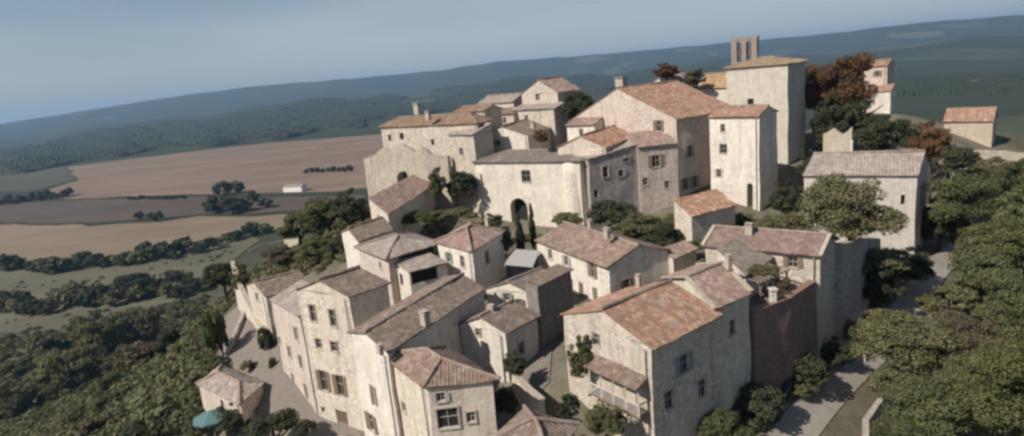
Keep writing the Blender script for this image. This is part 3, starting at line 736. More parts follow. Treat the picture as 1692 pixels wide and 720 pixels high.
house('house', 'narrow pale house slotted between the mansion and the gatehouse roof', *rect(742, 782, 222, 117, 5), 'shedAB', pitch=.3, wallm=WARM, roofm=PALE, openings=[('AB', 762, 250, .7, 1.1, 'win')], world=True, period=.5)
house('house', 'small house with a rusty roof peeping over the wall right of the mansion', *rect(752, 800, 183, 128, 5), 'gable', 'AB', .3, CREAM, tiles('rust_tiles', (0.21, 0.12, 0.075), (0.30, 0.175, 0.11), (0.37, 0.28, 0.20), .6), world=True, period=.5)
house('house', 'low pale house at the left foot of the great house gable', *rect(936, 982, 206, 121, 5), 'gable', 'AB', .34, WHITE, ROSE, [('AB', 960, 218, .7, 1.0, 'win')], world=True, period=.5)
def round_corner():
    A, B, C, D, ze, zb, root, e1, e2 = BASE['pale gatehouse pierced by a tall dark archway']
    c = B - e1 * 1.9 + e2 * 1.9; m = MB(); m.smooth = True
    zs = [zb + (ze - .15 - zb) * k / 6 for k in range(7)]
    m.tube([(c.x, c.y, z) for z in zs], [2.75 - .55 * k / 6 for k in range(7)], 28); m.rough(.07, .5)
    m.build('round_corner', stone('bright_limewash', (0.70, 0.635, 0.545), .7, .35), root)
round_corner()
# ---- the square tower with its bell gable
def tower():
    B = aty(1302, 105, 118); za = B.z
    d = Vector((-math.cos(R(43)), math.sin(R(43)), 0)); A = B + d * 11.6
    C = B + Vector((math.sin(R(43)), math.cos(R(43)), 0)) * 9.5
    r = house('church_tower', 'massive square stone tower with a low tiled cap and a bell gable', A, B, C, za, 'hip', pitch=.26, wallm=stone('tower_stone', (0.58, 0.53, 0.45), .7, .3), roofm=tiles('ochre_cap_tiles', (0.27, 0.185, 0.105), (0.36, 0.25, 0.15), (0.40, 0.32, 0.22), .5),
              openings=[('AB', 1240, 170, 1.2, 1.5, 'hole')], oh=.45, zb=4, cat='tower', world=True, period=.5)
    D = A + C - B; e1 = (B - A).normalized(); e2 = (C - B).normalized()
    m = MB(); o = A + e2 * 4.6 - e1 * .5
    px = lambda s: o + e1 * s
    for s in (.3, 2.3, 4.3): m.box(px(s) - Vector((0, 0, .5)), 1.1 if s != 2.3 else .9, 1.0, 5.6, e1)
    m.box(px(2.3) + Vector((0, 0, 5.1)), 5.4, 1.0, .45, e1); m.box(px(2.3) + Vector((0, 0, .2)), 4.4, .95, .7, e1)
    for s in (1.3, 3.3):   # round heads of the two bell openings
        N = 8; vs = []
        for k in range(N + 1):
            a = math.pi * k / N; vs.append(px(s - .65 * math.cos(a)) + Vector((0, 0, 4.1 + .65 * math.sin(a))))
        n = e2 * .4
        poly = [px(s - .7) + Vector((0, 0, 5.12))] + vs + [px(s + .7) + Vector((0, 0, 5.12))]
        K = len(poly); m.add([p - n for p in poly] + [p + n for p in poly], [tuple(range(K)), tuple(range(2 * K - 1, K - 1, -1))] + [(i, (i + 1) % K, K + (i + 1) % K, K + i) for i in range(K)])
    m.rough(.04, 1)
    g = m.build('bell_gable', stone('bell_gable_stone', (0.30, 0.25, 0.225), .8, .3), r)
    for s in (1.3, 3.3):
        b = MB(); p = px(s) + Vector((0, 0, 2.2)); b.smooth = True
        b.tube([p + Vector((0, 0, z)) for z in (0, .12, .5, .9, 1.1)], [.45, .42, .3, .24, .05], 12); b.bar(p + Vector((0, 0, 1.1)), p + Vector((0, 0, 1.9)), .1)
        b.build('bell', plain('dark_bronze', (0.10, 0.085, 0.05), .5), g)
tower()

# ---- timber balcony of the big house
def balcony():
    A, B, C, D, ze, zb, root, e1, e2 = BASE['big house with a patchy orange roof and a timber balcony above the bottom edge']
    n = -e2; s0, z0 = wall_plane_hit(A, B, 992, 648); s1, z1 = wall_plane_hit(A, B, 1073, 668)
    s1 = min(s1, (B - A).length - .05); zf = (z0 + z1) / 2 - .1; out = 1.25; h = 2.45
    P = lambda s, o, z: Vector((A.x, A.y, 0)) + e1 * s + n * o + Vector((0, 0, z))
    wood = plain('old_balcony_timber', (0.19, 0.145, 0.11)); pale = plain('bleached_balcony_post', (0.55, 0.50, 0.44))
    m = MB()
    m.bar(P(s0, out / 2, zf), P(s1, out / 2, zf), out, .16)
    k = int((s1 - s0) / 1.2) + 1
    for i in range(k + 1): m.bar(P(s0 + (s1 - s0) * i / k, -.1, zf - .16), P(s0 + (s1 - s0) * i / k, out + .12, zf - .16), .14, .18)
    bal = m.build('balcony', wood, root)
    m = MB()
    for i in range(5): m.bar(P(s0 + .06 + (s1 - s0 - .12) * i / 4, out - .08, zf), P(s0 + .06 + (s1 - s0 - .12) * i / 4, out - .08, zf + h), .13)
    m.build('balcony_posts', pale, bal)
    m = MB()
    m.bar(P(s0, out - .08, zf + 1.0), P(s1, out - .08, zf + 1.0), .1, .08); m.bar(P(s0 + .05, 0, zf + 1.0), P(s0 + .05, out, zf + 1.0), .1, .08); m.bar(P(s1 - .05, 0, zf + 1.0), P(s1 - .05, out, zf + 1.0), .1, .08)
    q = int((s1 - s0) / .16)
    for i in range(q + 1): m.bar(P(s0 + (s1 - s0) * i / q, out - .08, zf), P(s0 + (s1 - s0) * i / q, out - .08, zf + 1.0), .05)
    m.build('balcony_railing', pale, bal)
    m = MB(); slope_mesh(m, [P(s0 - .2, out + .35, zf + h), P(s1 + .15, out + .35, zf + h), P(s1 + .15, 0, zf + h + .6), P(s0 - .2, 0, zf + h + .6)], .38, .04)
    m.build('balcony_roof', BROWN, bal)
    # skylight hole in the roof
    rid = (A + B) / 2; p = atz(1043, 503, 9.95)
    w = MB(); up = Vector((0, 0, 1)); sl = (e1 - up * .33).normalized(); nn = sl.cross(e2).normalized(); nn = nn if nn.z > 0 else -nn
    c = p + nn * .25
    w.add([c + sl * a + e2 * b + nn * hh for hh in (-.2, .05) for a, b in ((-.4, -.35), (.4, -.35), (.4, .35), (-.4, .35))], [(3, 2, 1, 0), (4, 5, 6, 7), (0, 1, 5, 4), (1, 2, 6, 5), (2, 3, 7, 6), (3, 0, 4, 7)])
    w.build('roof_window', glass(), root)
balcony()

# ---- free-standing walls
def stone_wall(label, pts, zb, th, mat, name='stone_wall', ragged=0.0, cat='wall', step=.9, cap=None, group=None):
    """pts: (x, y, top z) along the wall's middle line; ragged > 0 breaks the top"""
    P = []
    for a, b in zip(pts[:-1], pts[1:]):
        a, b = Vector(a), Vector(b); n = max(1, int((b - a).xy.length / step))
        P += [a.lerp(b, k / n) for k in range(n)]
    P.append(Vector(pts[-1]))
    c = P[len(P) // 2]; root = empty(name, (c.x, c.y, gz(c.x, c.y)), label, cat, group)
    m = MB(); rows = 6; F = []; V = []
    for i, p in enumerate(P):
        d = (P[min(i + 1, len(P) - 1)] - P[max(i - 1, 0)]); d.z = 0; d.normalize(); n = Vector((d.y, -d.x, 0))
        zt = p.z + ragged * (noise.noise(Vector((p.x, p.y, 3)) * .5) + .6 * noise.noise(Vector((p.x, p.y, 9)) * 1.3))
        zb_ = zb if zb is not None else gz(p.x, p.y) - .8
        for sgn in (1, -1):
            for j in range(rows + 1):
                z = zb_ + (zt - zb_) * j / rows
                V.append(Vector((p.x, p.y, z)) + n * (sgn * (th / 2 + (zt - z) * .03)))
    W = 2 * (rows + 1)
    for i in range(len(P) - 1):
        for j in range(rows):
            F.append((i * W + j, (i + 1) * W + j, (i + 1) * W + j + 1, i * W + j + 1))
            k = rows + 1; F.append((i * W + k + j, i * W + k + j + 1, (i + 1) * W + k + j + 1, (i + 1) * W + k + j))
        F.append((i * W + rows, (i + 1) * W + rows, (i + 1) * W + 2 * rows + 1, i * W + 2 * rows + 1))
    for i in (0, len(P) - 1):
        F += [(i * W + j, i * W + j + 1, i * W + rows + 1 + j + 1, i * W + rows + 1 + j) for j in range(rows)]
    m.add(V, F); m.rough(.09, .8)
    m.build('masonry', mat, root)
    if cap:
        k = MB()
        for a, b in zip(P[:-1], P[1:]): k.bar(Vector((a.x, a.y, a.z + .09)), Vector((b.x, b.y, b.z + .09)), th + .16, .14)
        k.rough(.05, 1); k.build('coping', cap, root)
    return root
COPE = stone('pale_coping', (0.46, 0.40, 0.32), 1, .3)
def V3(p, z): return (p.x, p.y, z)
# rampart and terrace wall along the shaded flank
r4 = BASE['long house under a plain dusky rose roof on top of the shaded rampart']; r2 = BASE['house with a faded rose roof joined to the orange roofed house']
C4, B4, C2 = r4[2], r4[1], r2[2]
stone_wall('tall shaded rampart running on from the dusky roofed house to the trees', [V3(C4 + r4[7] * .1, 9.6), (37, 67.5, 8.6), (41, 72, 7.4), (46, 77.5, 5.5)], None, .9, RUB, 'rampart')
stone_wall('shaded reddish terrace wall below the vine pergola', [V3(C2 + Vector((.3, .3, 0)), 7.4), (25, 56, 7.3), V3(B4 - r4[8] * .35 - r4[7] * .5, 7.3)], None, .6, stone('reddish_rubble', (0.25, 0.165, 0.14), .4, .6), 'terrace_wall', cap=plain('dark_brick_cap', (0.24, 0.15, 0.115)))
drape('terrace', [(19, 56.5), (21.5, 54.5), (25.3, 56.4), (29.8, 60.2), (24, 65), (20, 61)], cobble, .0, 2).location.z = 0
_t = bpy.data.objects['terrace']
for v in _t.data.vertices: v.co.z = 6.6
# ruined outer wall under the mansion
um = BASE['old stone mansion with a hipped red and brown roof above the ruined outer wall']
def wy(px, py, y): return aty(px, py, y)
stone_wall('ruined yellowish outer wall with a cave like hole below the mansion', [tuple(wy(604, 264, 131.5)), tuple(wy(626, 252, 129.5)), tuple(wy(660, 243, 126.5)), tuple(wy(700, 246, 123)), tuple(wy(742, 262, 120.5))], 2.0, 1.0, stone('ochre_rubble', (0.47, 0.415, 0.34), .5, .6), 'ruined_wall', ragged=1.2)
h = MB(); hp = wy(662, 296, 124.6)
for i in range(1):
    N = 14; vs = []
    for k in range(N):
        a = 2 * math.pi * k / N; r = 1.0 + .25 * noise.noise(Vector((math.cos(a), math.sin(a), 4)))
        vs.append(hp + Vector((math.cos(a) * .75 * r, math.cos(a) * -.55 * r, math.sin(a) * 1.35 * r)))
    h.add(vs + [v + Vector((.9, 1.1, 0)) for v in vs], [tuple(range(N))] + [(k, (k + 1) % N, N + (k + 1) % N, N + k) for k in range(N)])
h.build('opening', plain('painted_dark_depth', (0.03, 0.027, 0.024), 1), bpy.data.objects['ruined_wall'])  # dark front face paints the shade inside the hole; the wall stays uncut
stone_wall('broken stone wall with a jagged top above the chapel roof', [tuple(wy(1362, 222, 104)), tuple(wy(1378, 213, 103)), tuple(wy(1392, 219, 102)), tuple(wy(1409, 212, 101))], None, .8, stone('bleached_rubble', (0.48, 0.42, 0.33), .5, .3), 'ruined_wall', ragged=1.0, step=.5)
stone_wall('long pale terrace wall below the lone red roofed house', [tuple(wy(1572, 250, 124)), tuple(wy(1640, 249, 122)), tuple(wy(1720, 256, 119))], None, .8, stone('bleached_rubble', (0.48, 0.42, 0.33), .5, .3), 'terrace_wall', ragged=.5)
stone_wall('ivy topped garden wall stepping down beside the top of the lower left street', [tuple(wy(384, 432, 104)), tuple(wy(396, 470, 98)), tuple(wy(418, 512, 90)), tuple(wy(440, 556, 80))], None, .55, CREAM, 'garden_wall', cap=COPE)
stone_wall('pale curved terrace wall under the garden trees beyond the village roofs', [tuple(hit(*q) + Vector((0, 0, 1.1))) for q in ((412, 415), (440, 404), (470, 398), (505, 400))], None, .6, COPE, 'terrace_wall')
stone_wall('low rough stone wall along the outer edge of the lower left street', [(-46.5, 104, gz(-46.5, 104) + 1.1), (-43.5, 95, gz(-43.5, 95) + 1.1), (-41.6, 86, gz(-41.6, 86) + 1.0), (-41, 80, gz(-41, 80) + .8)], None, .5, RUB, 'garden_wall', ragged=.35, step=.6)
stone_wall('low dark kerb wall along the outer side of the flank road', [(30.2, 51.6, -3.2), (39.2, 60.4, -3.4), (45, 66, -2.9)], None, .5, RUB, 'kerb_wall')
stone_wall('thin pale wall crossing the foot of the dark alley', [tuple(wy(849, 617, 55)), tuple(wy(870, 638, 52)), tuple(wy(896, 661, 49))], None, .4, CREAM, 'alley_wall', cap=COPE)

# ---- small stone arch among the trees on the right
def arch():
    p = wy(1588, 300, 100); g = gz(p.x, p.y); root = empty('stone_arch', (p.x, p.y, g), 'little round stone arch standing among the green trees on the right', 'arch')
    m = MB(); N = 12; top = p.z + 1.3; w = 1.5
    pts = [Vector((p.x - w, p.y, g - .5)), Vector((p.x - w, p.y, top - w))] + [Vector((p.x - w * math.cos(math.pi * k / N), p.y, top - w + w * math.sin(math.pi * k / N))) for k in range(1, N)] + [Vector((p.x + w, p.y, top - w)), Vector((p.x + w, p.y, g - .5))]
    for a, b in zip(pts[:-1], pts[1:]): m.bar(a, b, .7, .6)
    m.rough(.06, 1.2); m.build('archwork', stone('bleached_rubble', (0.48, 0.42, 0.33), .5, .3), root)
arch()

# ---- pergola on the terrace
def pergola():
    o = Vector((24.4, 57.6, 6.6)); e = (B4 - C2); e.z = 0; e.normalize(); n = Vector((-e.y, e.x, 0))
    root = empty('pergola', o, 'vine covered timber pergola on the terrace beside the dusky roofed house', 'pergola')
    wood = plain('old_pergola_timber', (0.22, 0.17, 0.13))
    P = lambda a, b, z: o + e * a + n * b + Vector((0, 0, z))
    for a in (-2.2, 0, 2.2):
        for b in (0, 2.6):
            m = MB(); m.bar(P(a, b, 0), P(a, b, 2.4), .16); m.build('post', wood, root)
    m = MB()
    for b in (0, 2.6): m.bar(P(-2.6, b, 2.4), P(2.6, b, 2.4), .14, .18)
    for i in range(9): m.bar(P(-2.5 + i * .62, -.4, 2.55), P(-2.5 + i * .62, 3.0, 2.55), .08, .12)
    m.build('roof_beams', wood, root)
    return root, P
PERG, PP = pergola()
m = MB(); p = atz(1277, 512, 6.6); m.box(p, .5, .5, 2.0); m.box(p + Vector((0, 0, 2.0)), .7, .7, .16); m.box(p, .7, .7, .18)
tag(m.build('garden_pillar', WHITE, None, p), 'white square pillar at the edge of the pergola terrace', 'pillar')

# ---- grey awning on the central street
def awning():
    a, b, c = atz(834, 436, 6.4), atz(880, 440, 6.4), atz(892, 420, 6.4); d = a + c - b
    g = gz(b.x, b.y); root = empty('awning', ((a + c) / 2).xy.to_3d() + Vector((0, 0, g)), 'pale grey awning roof over the passage beside the white street house', 'awning')
    m = MB(); up = Vector((0, 0, .5))
    m.add([a, b, c + up, d + up, a - Vector((0, 0, .12)), b - Vector((0, 0, .12)), c + up - Vector((0, 0, .12)), d + up - Vector((0, 0, .12))], [(0, 1, 2, 3), (7, 6, 5, 4), (0, 4, 5, 1), (1, 5, 6, 2), (2, 6, 7, 3), (3, 7, 4, 0)])
    m.build('awning_sheet', plain('grey_sheet', (0.36, 0.345, 0.325)), root)
    for q, dz in ((a, 0), (b, 0), (c, .5), (d, .5)):
        m = MB(); m.bar((q.x, q.y, g - .3), (q.x, q.y, q.z + dz - .1), .12); m.build('post', plain('grey_timber', (0.30, 0.27, 0.23)), root)
awning()

# ---- teal canopy by the hut
def canopy():
    p = atz(349, 688, -4.2); g = gz(p.x, p.y)
    root = empty('parasol', (p.x, p.y, g), 'faded teal square parasol below the low stone hut', 'parasol')
    m = MB(); N = 8
    r1 = [p + Vector((2.0 * math.cos(k * math.pi / 4), 2.0 * math.sin(k * math.pi / 4), 0)) for k in range(N)]
    r0 = [q - Vector((0, 0, .2)) for q in r1]; t = p + Vector((0, 0, .8))
    m.add(r1 + r0 + [t], [(k, (k + 1) % N, 16) for k in range(N)] + [(k, 8 + k, 8 + (k + 1) % N, (k + 1) % N) for k in range(N)])
    m.build('canopy', plain('teal_canvas', (0.10, 0.17, 0.17), .8, .3), root)
    m = MB(); m.bar((p.x, p.y, g - .2), tuple(t), .07); m.build('pole', plain('grey_timber', (0.30, 0.27, 0.23)), root)
canopy()

# ---- posts and the parked car
m = MB(); p = wy(1428, 600, 63); g = gz(p.x, p.y); m.box((p.x, p.y, g - .2), .2, .2, 1.2); m.box((p.x, p.y, g + 1.0), .28, .28, .1)
tag(m.build('marker_post', WHITE, None, (p.x, p.y, g)), 'short white post beside the flank road where it meets the trees', 'post')
m = MB(); p = wy(1407, 252, 97); g = gz(p.x, p.y); m.tube([(p.x, p.y, g - .3), (p.x, p.y, p.z + 1.6)], [.22, .18], 10); m.tube([(p.x, p.y, p.z + 1.6), (p.x, p.y, p.z + 1.9)], [.28, .1], 10)
tag(m.build('white_pole', WHITE, None, (p.x, p.y, g)), 'white round pole beside the broken jagged wall', 'pole')

def car():
    p = Vector((24.6, 55.6, 0)); p.z = gz(p.x, p.y) + .13
    root = empty('parked_car', p, 'dark blue parked car half hidden in shade beside the flank road', 'car', rz=R(42))
    paint = NT('dark_blue_paint'); paint.b.inputs['Specular IOR Level'].default_value = .5; pm = paint.done((0.02, 0.03, 0.06, 1), .25)
    prof = [(-2.05, .35), (-2.1, .62), (-2.0, .86), (-1.35, .93), (-.75, 1.42), (.75, 1.44), (1.45, .98), (2.05, .84), (2.1, .5), (2.0, .33)]
    def loft(prof, hw, name, mat, tuck=.0, zmin=0):
        m = MB(); n = len(prof); V = []
        for y, k in ((-hw, 0), (-hw * .97, 1), (hw * .97, 1), (hw, 0)):
            for x, z in prof:
                t = max(0, (z - .9) * .35) if tuck else 0
                yy = y - math.copysign(t, y); sc = 1 if k else .985
                V.append((x * sc, yy, z))
        F = [(r * n + i, r * n + (i + 1) % n, (r + 1) * n + (i + 1) % n, (r + 1) * n + i) for r in range(3) for i in range(n)]
        F += [tuple(range(n)), tuple(range(4 * n - 1, 3 * n - 1, -1))]
        m.add(V, F); me = bpy.data.meshes.new(name); me.from_pydata(m.v, [], m.f); me.materials.append(mat)
        o = bpy.data.objects.new(name, me); COL.objects.link(o); o.parent = root; return o
    loft(prof, .84, 'body', pm, 1)
    loft([(-1.2, .96), (-.72, 1.37), (.72, 1.39), (1.3, 1.0)], .855, 'side_windows', glass(), 1)
    def slab(name, pts, mat):
        me = bpy.data.meshes.new(name); me.from_pydata(pts, [], [(0, 1, 2, 3)]); me.materials.append(mat)
        o = bpy.data.objects.new(name, me); COL.objects.link(o); o.parent = root
    slab('windscreen', [(1.40, -.68, 1.03), (1.40, .68, 1.03), (.80, .58, 1.44), (.80, -.58, 1.44)], glass())
    slab('rear_window', [(-1.33, -.68, .97), (-1.33, .68, .97), (-.80, .58, 1.41), (-.80, -.58, 1.41)], glass())
    for x in (-1.3, 1.3):
        for y in (-.78, .78):
            m = MB(); m.tube([(x, y - .1, .32), (x, y + .1, .32)], [.32, .32], 16)
            me = bpy.data.meshes.new('wheel'); me.from_pydata(m.v, [], m.f); me.materials.append(plain('tyre', (0.02, 0.02, 0.02), .9, .1))
            o = bpy.data.objects.new('wheel', me); COL.objects.link(o); o.parent = root
    for y in (-.6, .6):
        m = MB(); m.box((2.06, y, .62), .1, .34, .16); me = bpy.data.meshes.new('headlight'); me.from_pydata(m.v, [], m.f); me.materials.append(plain('lamp_glass', (0.7, 0.7, 0.7), .2, .05, 3, 0))
        o = bpy.data.objects.new('headlight', me); COL.objects.link(o); o.parent = root
car()

# farmhouse out on the plain
fp = atz(485, 319, PLAIN); fg = gz(fp.x, fp.y)
house('farmhouse', 'white farmhouse alone on the plain near the pink ploughed field', (fp.x - 13, fp.y + 3, fg + 7), (fp.x + 12, fp.y - 4, fg + 7), (fp.x + 15, fp.y + 8, fg + 7), fg + 7, 'gable', 'AB', .4, stone('bright_white', (0.8, 0.78, 0.74), 1.2, .05), PALE, world=True, period=1.2)
# ------------------------------------------------------------------ trees
def quads(C, N, S, T, rng):
    """leaf-clump faces: centres C, normals N, half sizes S, tint T"""
    k = len(C); r = rng.normal(size=(k, 3)); u = np.cross(N, r); u /= np.linalg.norm(u, axis=1)[:, None] + 1e-9; v = np.cross(N, u)
    b = rng.uniform(.55, 1.0, k)[:, None]
    V = np.stack([C - u * S[:, None] - v * S[:, None] * b, C + u * S[:, None] * .8 - v * S[:, None] * b * .5, C + u * S[:, None] + v * S[:, None] * b, C - u * S[:, None] * .6 + v * S[:, None] * b * .9], 1)
    return V.reshape(-1, 3), T

def crown_data(seed, n=4200, blobs=34, size=.062, shape='round'):
    rng = np.random.default_rng(seed); C, N, T = [], [], []
    per = n // blobs
    lobes = []
    for k in range(9):
        d = rng.normal(size=3); d /= np.linalg.norm(d); d[2] = d[2] * .85 - .05
        lobes.append((d * rng.uniform(.35, .72) * np.array([1, 1, .95]), rng.uniform(.3, .5)))
    for b in range(blobs):
        if shape == 'lobed':
            lc, lr = lobes[rng.integers(9)]; d = rng.normal(size=3); d /= np.linalg.norm(d); d[2] = d[2] * .8 + .1
            c = lc + d * lr * rng.uniform(.55, 1.0); br = np.full(3, rng.uniform(.1, .23)) * np.array([1.1, 1.1, .8])
        elif shape == 'column':
            h = rng.uniform(-1, 1); rr = .9 * (1 - max(h, -.2)) ** .6 * .75; a = rng.uniform(0, 6.28); c = np.array([rr * .45 * np.cos(a), rr * .45 * np.sin(a), h]); br = np.array([.34, .34, .3]) * (1.15 - .5 * max(h, 0))
        else:
            d = rng.normal(size=3); d /= np.linalg.norm(d); q = rng.uniform(.25, .82) ** .7
            if d[2] < -.3: d[2] *= .75
            c = d * q * np.array([1, 1, .85]); br = np.full(3, rng.uniform(.2, .4)) * np.array([1, 1, .8])
            if shape == 'loose': c *= np.array([.95, .95, 1.1]); br *= .8
        p = rng.normal(size=(per, 3)); p /= np.linalg.norm(p, axis=1)[:, None]
        rad = rng.uniform(.55, 1.08, per) ** .6
        C.append(c + p * rad[:, None] * br); nn = p + rng.normal(size=(per, 3)) * .55 + np.array([0, 0, .25]); N.append(nn / np.linalg.norm(nn, axis=1)[:, None])
        T.append(np.clip(rng.normal(.5, .2) + rng.normal(0, .16, per), 0, 1))
    C, N, T = np.concatenate(C), np.concatenate(N), np.concatenate(T)
    return C, N, size * rng.uniform(.6, 1.4, len(C)), T, rng

def leaf_mesh(name, V, T, mat):
    k = len(V) // 4
    me = bpy.data.meshes.new(name); me.vertices.add(len(V)); me.vertices.foreach_set('co', V.astype(np.float32).ravel())
    me.loops.add(4 * k); me.loops.foreach_set('vertex_index', np.arange(4 * k, dtype=np.int32))
    me.polygons.add(k); me.polygons.foreach_set('loop_start', np.arange(0, 4 * k, 4, dtype=np.int32)); me.polygons.foreach_set('loop_total', np.full(k, 4, np.int32))
    me.update(calc_edges=True); me.validate()
    a = me.attributes.new('tint', 'FLOAT', 'FACE'); a.data.foreach_set('value', T.astype(np.float32))
    me.materials.append(mat); return me

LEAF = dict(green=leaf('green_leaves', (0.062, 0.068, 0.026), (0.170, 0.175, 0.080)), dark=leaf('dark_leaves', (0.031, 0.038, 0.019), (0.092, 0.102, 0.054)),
            olive=leaf('olive_leaves', (0.090, 0.088, 0.036), (0.215, 0.205, 0.105)), yellow=leaf('yellowing_leaves', (0.072, 0.078, 0.026), (0.165, 0.165, 0.068)),
            russet=leaf('russet_leaves', (0.085, 0.046, 0.020), (0.185, 0.10, 0.047)), lime=leaf('light_green_leaves', (0.06, 0.085, 0.03), (0.13, 0.17, 0.075)), brownish=leaf('dry_brown_leaves', (0.075, 0.062, 0.036), (0.165, 0.14, 0.085)))
PROTO = {}
for k, (seed, kw) in {'round_a': (1, dict(blobs=100, n=13000, size=.031, shape='lobed')), 'round_b': (2, dict(blobs=90, n=12500, size=.031, shape='lobed')), 'round_c': (3, dict(blobs=120, n=14000, size=.03, shape='lobed')), 'loose': (4, dict(blobs=30, n=3000, shape='loose')), 'column': (5, dict(blobs=40, n=3600, shape='column', size=.075)),
                      'big_a': (6, dict(blobs=150, n=34000, size=.0185, shape='lobed')), 'big_b': (8, dict(blobs=170, n=34000, size=.0185, shape='lobed')), 'small': (9, dict(blobs=16, n=900, size=.13)), 'small_b': (10, dict(blobs=12, n=800, size=.14))}.items():
    C, N, S, T, rng = crown_data(seed, **kw); V, T = quads(C, N, S, T, rng)
    PROTO[k] = leaf_mesh('crown', V, T, LEAF['green'])
TR = []
for sd_ in range(3):
    m = MB(); r = random.Random(sd_)
    pts = [Vector((0, 0, -.05))]
    for k in range(5): pts.append(pts[-1] + Vector((r.uniform(-.04, .04), r.uniform(-.04, .04), .2)))
    m.tube(pts, [.065, .05, .044, .038, .03, .014], 8)
    for k in range(7):
        a = r.uniform(0, 6.28); z0 = pts[2 + k % 3]; e = z0 + Vector((math.cos(a) * .3, math.sin(a) * .3, r.uniform(.12, .2)))
        mid = (z0 + e) / 2 + Vector((0, 0, -.03)); m.tube([z0, mid, e], [.026, .018, .006], 6)
    me = bpy.data.meshes.new('trunk'); me.from_pydata(m.v, [], m.f); me.materials.append(plain('bark', (0.075, 0.06, 0.048), .95, .3, 6)); TR.append(me)

def tree(x, y, ctr_z, rx, rz_, kind, proto, label, group=None, name='tree', cat='tree', trunk=True):
    """crown centre at (x, y, ctr_z), half width rx, half height rz_"""
    g = gz(x, y)
    root = empty(name, (x, y, g), label, cat, group, rz=rnd.uniform(0, 6.28))
    c = bpy.data.objects.new('crown', PROTO[proto]); COL.objects.link(c); c.parent = root
    c.location = (0, 0, ctr_z - g); c.scale = (rx * rnd.uniform(.9, 1.1), rx * rnd.uniform(.9, 1.1), rz_)
    c.material_slots[0].link = 'OBJECT'; c.material_slots[0].material = LEAF[kind]
    if trunk:
        t = bpy.data.objects.new('trunk', TR[rnd.randrange(3)]); COL.objects.link(t); t.parent = root
        H = ctr_z + rz_ * .55 - g; w_ = min(H, rx * 1.7); t.scale = (w_, w_, H)
    return root
def ptree(px, py, y, rpx, rpy, kind, proto, label, group=None, **kw):
    """a tree surveyed by its crown centre in the picture, its distance and its apparent half width/height in pixels"""
    p = aty(px, py, y); k = (p - CAM).length / FPX
    g = gz(p.x, p.y); rz_ = rpy * k
    if p.z - rz_ < g - .4 * rz_ and kw.get('name') == 'shrub': pass
    return tree(p.x, p.y, p.z, rpx * k, rz_, kind, proto, label, group, **kw)
def shrub(px, py, y, rpx, rpy, kind, proto, label, group=None):
    return ptree(px, py, y, rpx, rpy, kind, proto, label, group, name='shrub', cat='shrub', trunk=False)

# -- right flank
ptree(1402, 342, 70, 70, 66, 'olive', 'big_b', 'big spreading olive green tree in front of the chapel')
ptree(1318, 372, 66, 40, 26, 'olive', 'round_b', 'low olive green tree at the left foot of the chapel tree')
ptree(1386, 142, 126, 60, 52, 'russet', 'big_a', 'large russet tree behind the square tower')
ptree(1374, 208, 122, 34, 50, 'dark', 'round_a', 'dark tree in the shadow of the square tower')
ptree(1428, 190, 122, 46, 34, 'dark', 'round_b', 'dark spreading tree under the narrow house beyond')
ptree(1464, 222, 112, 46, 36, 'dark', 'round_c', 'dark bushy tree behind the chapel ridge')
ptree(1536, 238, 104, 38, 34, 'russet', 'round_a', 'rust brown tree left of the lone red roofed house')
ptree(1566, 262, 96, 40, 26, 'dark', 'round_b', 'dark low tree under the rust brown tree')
ptree(1590, 330, 84, 52, 46, 'green', 'big_b', 'broad green tree below the little stone arch')
ptree(1664, 312, 92, 56, 44, 'green', 'big_a', 'full green tree at the right edge below the pale terrace wall')
ptree(1642, 288, 104, 36, 24, 'olive', 'round_a', 'olive toned tree just under the pale terrace wall')
ptree(1660, 402, 72, 58, 48, 'yellow', 'big_b', 'yellow green tree at the right edge above the road')
ptree(1556, 370, 88, 36, 44, 'dark', 'round_c', 'dark tree in the shade at the right end of the chapel')
ptree(1672, 498, 58, 54, 58, 'green', 'big_a', 'tall green tree at the right edge halfway down')
ptree(1508, 562, 55, 76, 58, 'olive', 'big_b', 'olive brown tree hiding the middle of the flank road')
ptree(1590, 556, 53, 48, 46, 'brownish', 'big_a', 'dry brownish tree among the green ones on the right flank')
ptree(1530, 672, 46, 74, 60, 'green', 'big_b', 'mid green tree at the bottom right beside the road')
ptree(1644, 636, 44, 80, 74, 'yellow', 'big_a', 'large yellow green tree in the bottom right corner')
ptree(1482, 716, 44, 40, 40, 'green', 'big_b', 'small green tree on the outer side of the road at the bottom edge')
ptree(1625, 440, 66, 44, 40, 'green', 'round_c', 'green tree between the yellow green one and the tall one at the right edge')
ptree(1560, 500, 62, 42, 34, 'olive', 'round_b', 'olive tree just below the upper stretch of the road')
ptree(1690, 350, 80, 40, 44, 'green', 'round_a', 'green tree cut by the right edge above the yellow green one')
ptree(1590, 640, 49, 56, 52, 'olive', 'big_b', 'olive tree in the middle of the lower right group')
ptree(1484, 636, 50, 38, 36, 'olive', 'round_c', 'low olive tree leaning over the outer kerb of the road')
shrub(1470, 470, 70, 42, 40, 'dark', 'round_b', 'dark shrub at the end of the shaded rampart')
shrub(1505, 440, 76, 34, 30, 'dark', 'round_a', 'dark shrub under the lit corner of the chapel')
shrub(1440, 430, 72, 50, 30, 'green', 'round_c', 'mid green shrub growing over the rampart top')
shrub(1600, 470, 66, 24, 30, 'dark', 'round_a', 'dark shrub right of the upper flank road')
